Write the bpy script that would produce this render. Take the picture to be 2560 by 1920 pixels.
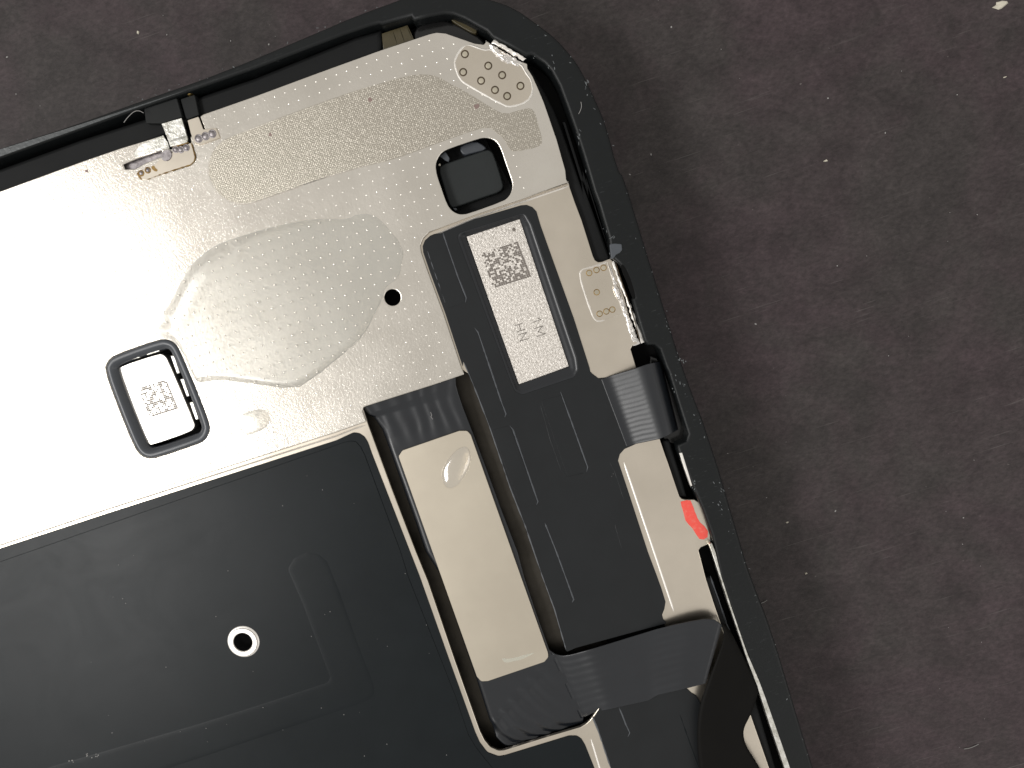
import bpy, bmesh, math, random
from mathutils import Vector, Matrix, noise

random.seed(7)
scene = bpy.context.scene
for o in list(bpy.data.objects):
    bpy.data.objects.remove(o)
col = scene.collection
scene.unit_settings.scale_length = 0.01          # one unit is one centimetre

# ------------------------------------------------------------------ camera
FPX = 1849.0                                      # focal length in photo pixels (2560 wide)
DIST = FPX / 290.0
fwd = Vector((-0.0628, -0.0945, -0.9935)).normalized()
cx = Vector((math.cos(math.radians(18.28)), -math.sin(math.radians(18.28)), 0))
cx = (cx - fwd * cx.dot(fwd)).normalized()
cz = -fwd
cy = cz.cross(cx)
CAM = Vector((0, 0, 0.30)) - fwd * DIST
cam_data = bpy.data.cameras.new('camera')
cam_data.lens = 26.0
cam_data.sensor_width = 36.0
cam_data.clip_start = 0.05
cam_data.clip_end = 500
cam = bpy.data.objects.new('camera', cam_data)
cam.matrix_world = Matrix(((cx.x, cy.x, cz.x, CAM.x), (cx.y, cy.y, cz.y, CAM.y), (cx.z, cy.z, cz.z, CAM.z), (0, 0, 0, 1)))
col.objects.link(cam)
scene.camera = cam

def U(p, z=0.30):
    """photo pixel -> point of the horizontal plane at height z"""
    d = (cx * ((p[0] - 1280) / FPX) - cy * ((p[1] - 960) / FPX) + fwd)
    t = (z - CAM.z) / d.z
    q = CAM + d * t
    return Vector((q.x, q.y, z))

# ------------------------------------------------------------------ light
world = bpy.data.worlds.new('World')
scene.world = world
world.use_nodes = True
bg = world.node_tree.nodes['Background']
bg.inputs[0].default_value = (1.0, 0.972, 0.925, 1)
bg.inputs[1].default_value = 0.58

def lamp(name, px_a, px_b, dist, width, radiance, color):
    """long ceiling lamp hung where flat metal between px_a and px_b mirrors it into the camera"""
    ends = []
    for q in (px_a, px_b):
        m = U(q)
        d = (m - CAM).normalized()
        d.z = -d.z
        ends.append(m + d * dist)
    mid = (ends[0] + ends[1]) / 2
    y = ends[1] - ends[0]
    length = y.length
    y.normalize()
    z = (mid - Vector((0, 0, 0.3))).normalized()
    z = (z - y * z.dot(y)).normalized()
    x = y.cross(z)
    ld = bpy.data.lights.new(name, 'AREA')
    ld.shape = 'RECTANGLE'
    ld.size = width
    ld.size_y = length
    ld.energy = radiance * math.pi * width * length
    ld.color = color
    lo = bpy.data.objects.new(name, ld)
    lo.matrix_world = Matrix(((x.x, y.x, z.x, mid.x), (x.y, y.y, z.y, mid.y), (x.z, y.z, z.z, mid.z), (0, 0, 0, 1)))
    col.objects.link(lo)
    return lo

lamp('tube_lamp', (-330, 560), (420, 1640), 42, 9, 13.5, (1.0, 0.985, 0.965))
lamp('soft_lamp', (2420, 1150), (3150, 2100), 40, 26, 1.0, (1.0, 0.97, 0.95))

vs = scene.view_settings
vs.view_transform = 'Standard'
vs.look = 'None'
vs.exposure = 0
vs.gamma = 1
vs.use_curve_mapping = False
scene.render.engine = 'CYCLES'

# ------------------------------------------------------------------ photo tiles the outlines were read from
TILES = {'A': (0, 0, 3.456), 'B': (640, 0, 3.456), 'C': (1100, 0, 3.456), 'D': (1280, 440, 3.456),
         'E': (900, 440, 3.456), 'F': (300, 440, 3.456), 'G': (200, 800, 3.456), 'H': (840, 900, 3.456),
         'I': (1340, 900, 3.456), 'J': (1000, 1440, 3.456), 'K': (1440, 1440, 3.456),
         'L': (0, 1300, 2.677), 'M': (500, 1300, 2.677), 'N': (280, 190, 5.925), 'O': (860, 0, 3.456),
         'Q': (1050, 320, 6.914), 'R': (1480, 560, 6.914), 'P': (0, 0, 1.0), 'S': (1900, 0, 3.318),
         'T': (1900, 1300, 2.676)}

def px(t, pts):
    ox, oy, s = TILES[t]
    return [(ox + x / s, oy + y / s) for x, y in pts]

def W(pts, z=0.30):
    return [U(p, z).xy for p in pts]

# ------------------------------------------------------------------ materials
def new_mat(name):
    m = bpy.data.materials.new(name)
    m.use_nodes = True
    nt = m.node_tree
    b = nt.nodes['Principled BSDF']
    return m, nt, b

def node(nt, typ, **kw):
    n = nt.nodes.new(typ)
    for k, v in kw.items():
        setattr(n, k, v)
    return n

def coords(nt, scale=(1, 1, 1), rot=(0, 0, 0)):
    g = node(nt, 'ShaderNodeNewGeometry')
    mp = node(nt, 'ShaderNodeMapping')
    mp.inputs['Scale'].default_value = scale
    mp.inputs['Rotation'].default_value = rot
    nt.links.new(g.outputs['Position'], mp.inputs['Vector'])
    return mp.outputs['Vector']

def noise_tex(nt, vec, scale, detail=4, rough=0.6, dist=0.0):
    n = node(nt, 'ShaderNodeTexNoise')
    n.inputs['Scale'].default_value = scale
    n.inputs['Detail'].default_value = detail
    n.inputs['Roughness'].default_value = rough
    n.inputs['Distortion'].default_value = dist
    nt.links.new(vec, n.inputs['Vector'])
    return n.outputs['Fac']

def ramp(nt, fac, stops):
    r = node(nt, 'ShaderNodeValToRGB')
    while len(r.color_ramp.elements) < len(stops):
        r.color_ramp.elements.new(0.5)
    for e, (p, c) in zip(r.color_ramp.elements, stops):
        e.position = p
        e.color = (c, c, c, 1) if isinstance(c, (int, float)) else (c[0], c[1], c[2], 1)
    nt.links.new(fac, r.inputs[0])
    return r.outputs[0]

def mix(nt, fac, a, b, mode='MIX'):
    m = node(nt, 'ShaderNodeMix', data_type='RGBA', blend_type=mode)
    for sock, v in ((m.inputs[0], fac), (m.inputs[6], a), (m.inputs[7], b)):
        if hasattr(v, 'node'):
            nt.links.new(v, sock)
        elif isinstance(v, (int, float)):
            sock.default_value = v
        else:
            sock.default_value = (v[0], v[1], v[2], 1)
    return m.outputs[2]

def bump(nt, b, h, strength, distance):
    n = node(nt, 'ShaderNodeBump')
    n.inputs['Strength'].default_value = strength
    n.inputs['Distance'].default_value = distance
    nt.links.new(h, n.inputs['Height'])
    nt.links.new(n.outputs[0], b.inputs['Normal'])

def metal(name, c1, c2, rough, grain=120, strength=0.35, dist=0.002, blotch=3.0, metallic=1.0, rvar=0.08):
    m, nt, b = new_mat(name)
    v = coords(nt)
    n1 = noise_tex(nt, v, blotch, 5)
    fine = noise_tex(nt, v, grain, 3, 0.7)
    base = ramp(nt, n1, [(0.35, c1), (0.65, c2)])
    nt.links.new(base, b.inputs['Base Color'])
    b.inputs['Metallic'].default_value = metallic
    rr = ramp(nt, n1, [(0.3, rough - rvar), (0.7, rough + rvar)])
    nt.links.new(rr, b.inputs['Roughness'])
    bump(nt, b, fine, strength, dist)
    return m

def dark(name, c, rough, grain=60, strength=0.15, spec=0.5, scratch=0.0, scol=(0.16, 0.17, 0.175)):
    m, nt, b = new_mat(name)
    v = coords(nt)
    n1 = noise_tex(nt, v, 2.2, 6)
    base = mix(nt, n1, tuple(x * 0.75 for x in c), tuple(x * 1.3 for x in c))
    if scratch:
        sv = coords(nt, (9, 60, 9), (0, 0, 0.35))
        s1 = noise_tex(nt, sv, 1.0, 6, 0.75)
        s2 = noise_tex(nt, v, 0.9, 3)
        sm = ramp(nt, s1, [(0.60, 0.0), (0.75, scratch)])
        sg = ramp(nt, s2, [(0.42, 0.0), (0.7, 1.0)])
        f = mix(nt, 1.0, sm, sg, 'MULTIPLY')
        base = mix(nt, f, base, scol)
    nt.links.new(base, b.inputs['Base Color'])
    sm_ = noise_tex(nt, v, 1.4, 5, 0.65, 0.8)
    nt.links.new(ramp(nt, sm_, [(0.3, max(0.05, rough - 0.03)), (0.7, rough + 0.04)]), b.inputs['Roughness'])
    b.inputs['Specular IOR Level'].default_value = spec
    bump(nt, b, noise_tex(nt, v, grain, 4, 0.65), strength, 0.004)
    return m

M = {}
M['shield'] = metal('shield_metal', (0.745, 0.70, 0.63), (0.80, 0.755, 0.685), 0.24, 48, 0.55, 0.0036, 1.5, 1.0, 0.03)
M['lower'] = metal('lower_metal', (0.68, 0.615, 0.52), (0.74, 0.67, 0.57), 0.29, 140, 0.12, 0.0012, 1.5, 1.0, 0.03)
M['sticker'] = metal('stiffener_metal', (0.70, 0.63, 0.52), (0.75, 0.68, 0.56), 0.32, 160, 0.05, 0.001, 1.0, 1.0, 0.02)
M['dimple'] = metal('dimple_metal', (0.80, 0.76, 0.69), (0.86, 0.82, 0.75), 0.24, 80, 0.1, 0.001)
M['burr'] = metal('burr_metal', (0.93, 0.89, 0.84), (0.98, 0.95, 0.9), 0.45, 60, 0.5, 0.004, metallic=0.75)
M['silver'] = metal('raw_silver', (0.75, 0.72, 0.68), (0.92, 0.88, 0.84), 0.27, 22, 0.9, 0.012, 16)
M['tab'] = metal('tab_metal', (0.55, 0.54, 0.48), (0.85, 0.84, 0.80), 0.33, 40, 0.6, 0.006, 14)
M['weld'] = metal('weld_metal', (0.62, 0.57, 0.46), (0.72, 0.66, 0.53), 0.30, 90, 0.2, 0.002)
M['oxide'] = metal('weld_oxide', (0.06, 0.042, 0.024), (0.09, 0.062, 0.035), 0.55, 90, 0.2, 0.002, 20, 0.3)
M['violet'] = metal('heat_tint_metal', (0.22, 0.20, 0.205), (0.38, 0.355, 0.36), 0.4, 90, 0.4, 0.004, 30)
M['rust'] = metal('rust_stain', (0.16, 0.09, 0.03), (0.42, 0.28, 0.10), 0.55, 60, 0.5, 0.004, 25, 0.5)
M['floor'] = metal('well_floor_metal', (0.05, 0.045, 0.038), (0.085, 0.077, 0.065), 0.5, 90, 0.1, 0.002, 3)  # beige metal painted dark, shade of the deep well put into its colour
M['gold'] = metal('gold_contact', (0.85, 0.58, 0.18), (0.95, 0.70, 0.28), 0.25, 60, 0.2, 0.002)
M['film'] = dark('black_film', (0.0072, 0.0098, 0.0114), 0.35, 240, 0.10, 0.18)
M['film2'] = dark('long_film_black', (0.0128, 0.0142, 0.0155), 0.37, 240, 0.12, 0.26)  # colour raised above black_film, stands in for stronger light towards the right
M['flex'] = dark('flex_film', (0.0095, 0.0112, 0.0145), 0.31, 70, 0.05, 0.58)
M['ribbon'] = dark('ribbon_film', (0.0042, 0.0038, 0.0033), 0.6, 80, 0.10, 0.10)
M['frame'] = dark('frame_plastic', (0.0065, 0.0078, 0.0083), 0.40, 45, 0.30, 0.26, 0.6)
M['edge'] = dark('frame_edge_plastic', (0.020, 0.022, 0.023), 0.5, 30, 0.3, 0.4, 0.9)
M['rim_glare'] = dark('scratched_glare_plastic', (0.05, 0.056, 0.058), 0.36, 26, 0.8, 0.6, 0.9, (0.30, 0.31, 0.31))  # base lightened to imitate lamp glare; the scratch layer is wear
M['foam'] = dark('foam_gasket', (0.0075, 0.0080, 0.0084), 0.62, 160, 0.3, 0.2)
M['void'] = dark('inner_black', (0.003, 0.003, 0.003), 0.6, 20, 0.1, 0.12)
M['gloss'] = dark('gloss_black', (0.008, 0.008, 0.008), 0.14, 12, 0.15, 0.5)
M['pad'] = dark('camera_pad', (0.018, 0.021, 0.0215), 0.55, 90, 0.25, 0.3)
M['gasket'] = dark('rubber_gasket', (0.046, 0.052, 0.062), 0.34, 50, 0.12, 0.7)
M['tape'] = dark('black_tape', (0.010, 0.011, 0.0112), 0.55, 90, 0.3, 0.25)
M['crease'] = dark('crease_film', (0.11, 0.117, 0.13), 0.34, 60, 0.5, 0.6)  # paler than the film, paints the light caught on raised edges
M['scuff'] = dark('scuffed_plastic', (0.13, 0.14, 0.145), 0.6, 30, 0.3, 0.3)
M['greyplastic'] = dark('grey_plastic', (0.075, 0.083, 0.095), 0.5, 60, 0.4, 0.4)

def plain(name, c, rough=0.5, metallic=0.0, alpha=1.0):
    m, nt, b = new_mat(name)
    v = coords(nt)
    base = mix(nt, noise_tex(nt, v, 30, 4), tuple(x * 0.8 for x in c), tuple(min(1, x * 1.15) for x in c))
    nt.links.new(base, b.inputs['Base Color'])
    b.inputs['Roughness'].default_value = rough
    b.inputs['Metallic'].default_value = metallic
    b.inputs['Alpha'].default_value = alpha
    return m

M['fleck'] = plain('pale_fleck', (0.62, 0.58, 0.48), 0.8)
M['lint'] = plain('lint', (0.33, 0.32, 0.31), 0.7)
M['amber'] = plain('amber_polyimide', (0.07, 0.057, 0.028), 0.3)
M['amberline'] = plain('amber_trace', (0.04, 0.034, 0.018), 0.4)
M['paleamber'] = plain('pale_amber', (0.5, 0.5, 0.3), 0.35)
M['stain'] = plain('stain', (0.30, 0.22, 0.20), 0.6, 0.6)
M['lid'] = metal('small_lid_metal', (0.88, 0.85, 0.80), (0.94, 0.91, 0.86), 0.34, 70, 0.2, 0.002)
M['ink'] = plain('laser_mark', (0.21, 0.185, 0.165), 0.6, 0.5)
M['ink2'] = plain('laser_text', (0.22, 0.20, 0.18), 0.6, 0.5)

# red paint with worn speckle
m, nt, b = new_mat('red_paint')
v = coords(nt)
f = ramp(nt, noise_tex(nt, v, 26, 5, 0.7), [(0.50, 0.0), (0.70, 0.6)])
nt.links.new(mix(nt, f, (0.88, 0.095, 0.07), (0.87, 0.25, 0.19)), b.inputs['Base Color'])
b.inputs['Roughness'].default_value = 0.4
bump(nt, b, noise_tex(nt, v, 30, 4), 0.5, 0.006)
M['red'] = m

# woven, etched patch
m, nt, b = new_mat('woven_etch')
v = coords(nt, (1, 1, 1), (0, 0, math.radians(0)))
w1 = node(nt, 'ShaderNodeTexVoronoi')
w1.inputs['Scale'].default_value = 68
w1.inputs['Randomness'].default_value = 0.35
nt.links.new(v, w1.inputs['Vector'])
fine = noise_tex(nt, v, 60, 3, 0.7)
h = mix(nt, 0.25, w1.outputs['Distance'], fine)
nt.links.new(ramp(nt, h, [(0.15, (0.82, 0.775, 0.69)), (0.5, (0.44, 0.405, 0.345))]), b.inputs['Base Color'])
b.inputs['Metallic'].default_value = 0.9
b.inputs['Roughness'].default_value = 0.42
bump(nt, b, h, 0.7, 0.007)
M['weave'] = m

# sparkling chip lid
m, nt, b = new_mat('chip_lid')
v = coords(nt)
sp = noise_tex(nt, v, 55, 3, 0.8)
nt.links.new(ramp(nt, sp, [(0.3, (0.42, 0.39, 0.35)), (0.5, (0.68, 0.64, 0.59)), (0.7, (0.92, 0.88, 0.83))]), b.inputs['Base Color'])
b.inputs['Metallic'].default_value = 0.9
b.inputs['Roughness'].default_value = 0.38
bump(nt, b, sp, 0.8, 0.008)
M['chip'] = m

# clear adhesive
def clear(name, amount, tint, rough, grain=0.0):
    m = bpy.data.materials.new(name)
    m.use_nodes = True
    nt = m.node_tree
    nt.nodes.remove(nt.nodes['Principled BSDF'])
    out = nt.nodes['Material Output']
    tr = node(nt, 'ShaderNodeBsdfTransparent')
    gl = node(nt, 'ShaderNodeBsdfGlossy')
    gl.inputs['Color'].default_value = (*tint, 1)
    gl.inputs['Roughness'].default_value = rough
    mx = node(nt, 'ShaderNodeMixShader')
    mx.inputs[0].default_value = amount
    if grain:
        g = coords(nt)
        bn = node(nt, 'ShaderNodeBump')
        bn.inputs['Strength'].default_value = grain
        bn.inputs['Distance'].default_value = 0.003
        nt.links.new(noise_tex(nt, g, 70, 3), bn.inputs['Height'])
        nt.links.new(bn.outputs[0], gl.inputs['Normal'])
    nt.links.new(tr.outputs[0], mx.inputs[1])
    nt.links.new(gl.outputs[0], mx.inputs[2])
    nt.links.new(mx.outputs[0], out.inputs['Surface'])
    return m
M['glue'] = clear('clear_adhesive', 0.46, (0.76, 0.755, 0.71), 0.30, 0.35)
M['drop'] = clear('clear_glue_drop', 0.22, (0.95, 0.95, 0.95), 0.12)
M['smear'] = clear('dried_smear', 0.22, (0.9, 0.98, 0.92), 0.5, 0.5)

# desk mat
m, nt, b = new_mat('desk_surface')
v = coords(nt)
big = noise_tex(nt, v, 0.55, 6, 0.62, 0.4)
mid = noise_tex(nt, v, 3.0, 8, 0.68, 0.3)
fib = noise_tex(nt, coords(nt, (1.0, 1.6, 1), (0, 0, 0.6)), 16, 6, 0.75)
tone = mix(nt, ramp(nt, big, [(0.42, 0.0), (0.58, 1.0)]), (0.0415, 0.0352, 0.0345), (0.0485, 0.0352, 0.0382))
tone = mix(nt, 1.0, tone, ramp(nt, mid, [(0.25, 0.62), (0.75, 1.38)]), 'MULTIPLY')
tone = mix(nt, 1.0, tone, ramp(nt, fib, [(0.28, 0.6), (0.5, 1.0), (0.72, 1.45)]), 'MULTIPLY')
spk = noise_tex(nt, v, 21, 2, 0.5)
tone = mix(nt, ramp(nt, spk, [(0.76, 0.0), (0.80, 0.5)]), tone, (0.20, 0.18, 0.17))
scr = noise_tex(nt, coords(nt, (2.5, 30, 1), (0, 0, -0.75)), 1.0, 5, 0.7)
tone = mix(nt, ramp(nt, scr, [(0.66, 0.0), (0.8, 0.35)]), tone, (0.10, 0.092, 0.088))
for sc_, rz in (((1.2, 46, 1), 0.35), ((1.6, 60, 1), -1.15), ((0.9, 38, 1), 1.2)):
    sl = noise_tex(nt, coords(nt, sc_, (0, 0, rz)), 1.0, 3, 0.6)
    gate = noise_tex(nt, coords(nt, (1, 1, 1), (0, 0, rz)), 1.1, 2, 0.5)
    ff = mix(nt, 1.0, ramp(nt, sl, [(0.67, 0.0), (0.73, 0.42)]), ramp(nt, gate, [(0.5, 0.0), (0.62, 1.0)]), 'MULTIPLY')
    tone = mix(nt, ff, tone, (0.15, 0.138, 0.132))
nt.links.new(tone, b.inputs['Base Color'])
b.inputs['Roughness'].default_value = 0.58
b.inputs['Specular IOR Level'].default_value = 0.28
bump(nt, b, mix(nt, 0.5, fib, mid), 0.35, 0.02)
M['desk'] = m

# ------------------------------------------------------------------ builders
def link(name, mesh, mat, parent=None, smooth=False):
    o = bpy.data.objects.new(name, mesh)
    if mat is not None and not mesh.materials:
        mesh.materials.append(M[mat])
    if smooth:
        for p in mesh.polygons:
            p.use_smooth = True
    col.objects.link(o)
    if parent is not None:
        o.parent = parent
    return o

def chaikin(pts, n=2, closed=True):
    pts = [Vector(p) for p in pts]
    for _ in range(n):
        q = []
        k = len(pts)
        rng = range(k) if closed else range(k - 1)
        if not closed:
            q.append(pts[0])
        for i in rng:
            a, c = pts[i], pts[(i + 1) % k]
            q += [a * 0.75 + c * 0.25, a * 0.25 + c * 0.75]
        if not closed:
            q.append(pts[-1])
        pts = q
    return pts

def rnd(pts, r, seg=6):
    """fillet polygon corners; r a number or one per corner"""
    pts = [Vector(p) for p in pts]
    n = len(pts)
    out = []
    for i, p in enumerate(pts):
        rr = r[i] if isinstance(r, (list, tuple)) else r
        a = (pts[i - 1] - p)
        c = (pts[(i + 1) % n] - p)
        la, lc = a.length, c.length
        if rr <= 0 or la < 1e-6 or lc < 1e-6:
            out.append(p)
            continue
        a.normalize()
        c.normalize()
        ang = a.angle(c)
        if ang > math.radians(176):
            out.append(p)
            continue
        d = min(rr / math.tan(ang / 2), la * 0.48, lc * 0.48)
        p0, p1 = p + a * d, p + c * d
        for k in range(seg + 1):
            t = k / seg
            out.append((1 - t) ** 2 * p0 + 2 * t * (1 - t) * p + t * t * p1)
    return out

def curve_mesh(name, loops, z0, z1, bevel=0.004, res=1):
    cu = bpy.data.curves.new(name, 'CURVE')
    cu.dimensions = '2D'
    cu.fill_mode = 'BOTH'
    for lp in loops:
        sp = cu.splines.new('POLY')
        sp.points.add(len(lp) - 1)
        for i, p in enumerate(lp):
            sp.points[i].co = (p[0], p[1], 0, 1)
        sp.use_cyclic_u = True
    half = (z1 - z0) / 2
    bevel = min(bevel, half * 0.9)
    cu.extrude = half - bevel
    cu.bevel_depth = bevel
    cu.bevel_resolution = res
    cu.offset = -bevel
    ob = bpy.data.objects.new(name, cu)
    col.objects.link(ob)
    dg = bpy.context.evaluated_depsgraph_get()
    me = bpy.data.meshes.new_from_object(ob.evaluated_get(dg), depsgraph=dg)
    bpy.data.objects.remove(ob)
    bpy.data.curves.remove(cu)
    me.name = name
    me.materials.clear()
    me.transform(Matrix.Translation((0, 0, (z0 + z1) / 2)))
    return me

def plate(name, loops, z0, z1, mat, parent, bevel=0.004, res=1):
    if not isinstance(loops[0], list):
        loops = [loops]
    return link(name, curve_mesh(name, loops, z0, z1, bevel, res), mat, parent)

def from_bm(name, bm, mat, parent, smooth=True):
    me = bpy.data.meshes.new(name)
    bm.normal_update()
    bm.to_mesh(me)
    bm.free()
    return link(name, me, mat, parent, smooth)

def grid_mesh(name, rows, mat, parent, thick=0.0, smooth=True):
    bm = bmesh.new()
    vs_ = [[bm.verts.new(p) for p in r] for r in rows]
    for i in range(len(rows) - 1):
        for j in range(len(rows[0]) - 1):
            bm.faces.new((vs_[i][j], vs_[i][j + 1], vs_[i + 1][j + 1], vs_[i + 1][j]))
    bm.normal_update()
    if sum(f.normal.z for f in bm.faces) < 0:
        bmesh.ops.reverse_faces(bm, faces=bm.faces)
    o = from_bm(name, bm, mat, parent, smooth)
    if thick:
        md = o.modifiers.new('thickness', 'SOLIDIFY')
        md.thickness = thick
        md.offset = -1
    return o

def loft(name, loops, mat, parent, closed=True, smooth=False, cap=False):
    """bridge loops of equal vertex count"""
    bm = bmesh.new()
    L = [[bm.verts.new(p) for p in lp] for lp in loops]
    n = len(loops[0])
    for a, c in zip(L, L[1:]):
        for i in range(n if closed else n - 1):
            j = (i + 1) % n
            bm.faces.new((a[i], a[j], c[j], c[i]))
    if cap:
        bm.faces.new(L[-1])
    bmesh.ops.recalc_face_normals(bm, faces=bm.faces)
    return from_bm(name, bm, mat, parent, smooth)

def ridge_bm(bm, pts, w, h, jitter=0.0):
    """low bar with a roof-shaped section along a 3-D polyline; ends taper to nothing"""
    n = len(pts)
    prev = None
    for i, p in enumerate(pts):
        p = Vector(p)
        t = Vector(pts[min(i + 1, n - 1)]) - Vector(pts[max(i - 1, 0)])
        t.z = 0
        t.normalize()
        s = Vector((-t.y, t.x, 0))
        k = 1.0 + jitter * random.uniform(-1, 1)
        e = 0.25 if i in (0, n - 1) else 1.0
        a = bm.verts.new(p + s * w * 0.5 * k * e)
        m_ = bm.verts.new(p + Vector((0, 0, h * k * e)))
        c = bm.verts.new(p - s * w * 0.5 * k * e)
        if prev:
            bm.faces.new((prev[0], prev[1], m_, a))
            bm.faces.new((prev[1], prev[2], c, m_))
        prev = (a, m_, c)

def densify(pts, step):
    out = [Vector(pts[0])]
    for a, c in zip(pts, pts[1:]):
        a, c = Vector(a), Vector(c)
        k = max(1, int((c - a).length / step))
        for i in range(1, k + 1):
            out.append(a.lerp(c, i / k))
    return out

def ridge(name, pts, w, h, mat, parent, jitter=0.0, step=0.05):
    bm = bmesh.new()
    ridge_bm(bm, densify(pts, step), w, h, jitter)
    bmesh.ops.recalc_face_normals(bm, faces=bm.faces)
    for f in bm.faces:
        if f.normal.z < 0:
            f.normal_flip()
    return from_bm(name, bm, mat, parent, False)

def U3(pts, z):
    return [U(p, z) for p in pts]

def dome_bm(bm, c, r, h, n=10, rings=3, ry=None, rot=0.0, mi=0):
    ry = ry or r
    ca, sa = math.cos(rot), math.sin(rot)
    prev = None
    for k in range(rings):
        a = (k / rings) * math.pi / 2
        row = []
        for i in range(n):
            th = 2 * math.pi * i / n
            x, y = math.cos(th) * r * math.cos(a), math.sin(th) * ry * math.cos(a)
            row.append(bm.verts.new((c[0] + x * ca - y * sa, c[1] + x * sa + y * ca, c[2] + h * math.sin(a))))
        if prev:
            for i in range(n):
                f = bm.faces.new((prev[i], prev[(i + 1) % n], row[(i + 1) % n], row[i]))
                f.material_index = mi
        prev = row
    top = bm.verts.new((c[0], c[1], c[2] + h))
    for i in range(n):
        f = bm.faces.new((prev[i], prev[(i + 1) % n], top))
        f.material_index = mi

def inside(p, poly):
    x, y = p[0], p[1]
    c = False
    j = len(poly) - 1
    for i in range(len(poly)):
        xi, yi = poly[i][0], poly[i][1]
        xj, yj = poly[j][0], poly[j][1]
        if (yi > y) != (yj > y) and x < (xj - xi) * (y - yi) / (yj - yi) + xi:
            c = not c
        j = i
    return c

def edge_dist(p, poly):
    best = 9e9
    p = Vector((p[0], p[1]))
    for i in range(len(poly)):
        a, c = Vector(poly[i - 1][:2]), Vector(poly[i][:2])
        d = c - a
        t = max(0, min(1, (p - a).dot(d) / max(d.length_squared, 1e-12)))
        best = min(best, (p - a - d * t).length)
    return best

def ringloops(loop, offs):
    """offset a 2-D loop inwards by each (d, z) using averaged normals"""
    n = len(loop)
    out = []
    area = sum(loop[i - 1].x * loop[i].y - loop[i].x * loop[i - 1].y for i in range(n))
    sgn = 1 if area > 0 else -1
    for d_, z in offs:
        r = []
        for i in range(n):
            a = (loop[i] - loop[i - 1]).normalized()
            c = (loop[(i + 1) % n] - loop[i]).normalized()
            na, nc = Vector((-a.y, a.x)), Vector((-c.y, c.x))
            nn = (na + nc)
            k = nn.length
            nn.normalize()
            f = 1 / max(0.5, k / 2)
            p = loop[i] + nn * d_ * sgn * f
            r.append((p.x, p.y, z))
        out.append(r)
    return out

# weld spot: dark ring, metal button; one mesh shared by copies
def spot_mesh(name, r, ring_mat, dome_mat, ring_w=0.34, h=0.0014):
    bm = bmesh.new()
    n = 14
    prof = [(r, 0.0), (r * (1 - ring_w * 0.4), 0.004), (r * (1 - ring_w), 0.002)]
    rows = []
    for rad, z in prof:
        rows.append([bm.verts.new((math.cos(2 * math.pi * i / n) * rad, math.sin(2 * math.pi * i / n) * rad, z)) for i in range(n)])
    for a, c in zip(rows, rows[1:]):
        for i in range(n):
            bm.faces.new((a[i], a[(i + 1) % n], c[(i + 1) % n], c[i]))
    dome_bm(bm, (0, 0, 0.001), r * (1 - ring_w), h, n, 3, mi=1)
    bm.normal_update()
    me = bpy.data.meshes.new(name)
    bm.to_mesh(me)
    bm.free()
    me.materials.append(M[ring_mat])
    me.materials.append(M[dome_mat])
    for p in me.polygons:
        p.use_smooth = True
    return me

# ================================================================== setting
Z_UP, Z_LO, Z_FR, Z_FILM = 0.300, 0.274, 0.34, 0.281
Z_DESK = -0.62
desk = bmesh.new()
S = 60
n = 24
vs_ = [[desk.verts.new((-S + 2 * S * i / n, -S + 2 * S * j / n, Z_DESK)) for i in range(n + 1)] for j in range(n + 1)]
for j in range(n):
    for i in range(n):
        desk.faces.new((vs_[j][i], vs_[j][i + 1], vs_[j + 1][i + 1], vs_[j + 1][i]))
desk = from_bm('desk_surface', desk, 'desk', None, False)
desk['kind'] = 'structure'
desk['label'] = 'dark mottled brown grey desk surface under the display'

# ================================================================== the display assembly
root = bpy.data.objects.new('phone_display_assembly', None)
root['label'] = 'back of a phone display assembly with metal shield, black film and flex cables'
root['category'] = 'phone display'
col.objects.link(root)


# ---- frame -------------------------------------------------------
fo_top = px('P', [(-60, 391), (0, 369), (180, 313)]) + px('A', [(1230, 862), (1900, 628)]) + px('O', [(-160, 243), (0, 172), (250, 75), (420, 15)]) + px('P', [(1010, -8), (1080, -20), (1150, -20), (1220, -5)])
fo_cor = px('C', [(640, 60), (870, 225), (1000, 325), (1150, 495), (1220, 600), (1290, 745), (1390, 960), (1440, 1100), (1540, 1470)])
fo_rt = px('D', [(965, 0), (1135, 560), (1290, 1060), (1475, 1659)]) + px('I', [(1510, 700), (1790, 1659)]) + px('K', [(1510, 0), (1700, 490), (1910, 1200), (2050, 1659)])
outer = W(fo_top + fo_cor + fo_rt, Z_FR)
xr = outer[-1].x
xl = xr - 8.8
yt = outer[0].y
yb = yt - 15.0
tail = [Vector((xr, yb + 1.1)), Vector((xr - 0.3, yb + 0.3)), Vector((xr - 1.1, yb)), Vector((xl + 1.1, yb)), Vector((xl + 0.3, yb + 0.3)), Vector((xl, yb + 1.1)),
        Vector((xl, yt - 1.1)), Vector((xl + 0.3, yt - 0.3)), Vector((xl + 1.1, yt))]
outer_loop = chaikin(outer + tail, 1)

fi_top = px('A', [(-200, 1435), (0, 1365), (1230, 930), (2212, 590)]) + px('O', [(0, 300), (225, 225), (300, 205), (330, 212), (580, 140), (600, 175), (730, 145), (860, 120), (940, 125), (1040, 165), (1230, 270)])
fi_cor = px('C', [(450, 325), (600, 400), (740, 480), (790, 470), (900, 545), (960, 610), (1030, 740), (1100, 930), (1170, 1130), (1240, 1350), (1330, 1659)])
fi_rt = px('D', [(745, 235), (835, 540), (855, 700), (925, 760), (975, 830), (1055, 1050), (1035, 1065), (1140, 1425), (1170, 1463), (1230, 1463), (1275, 1500), (1330, 1659)]) + \
    px('I', [(1140, 100), (1240, 420), (1312, 640), (1295, 705), (1218, 738), (1232, 800), (1350, 1090), (1440, 1300), (1520, 1520), (1550, 1659)]) + \
    px('K', [(1245, 0), (1330, 250), (1425, 545), (1490, 690), (1620, 1090), (1820, 1659)])
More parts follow.
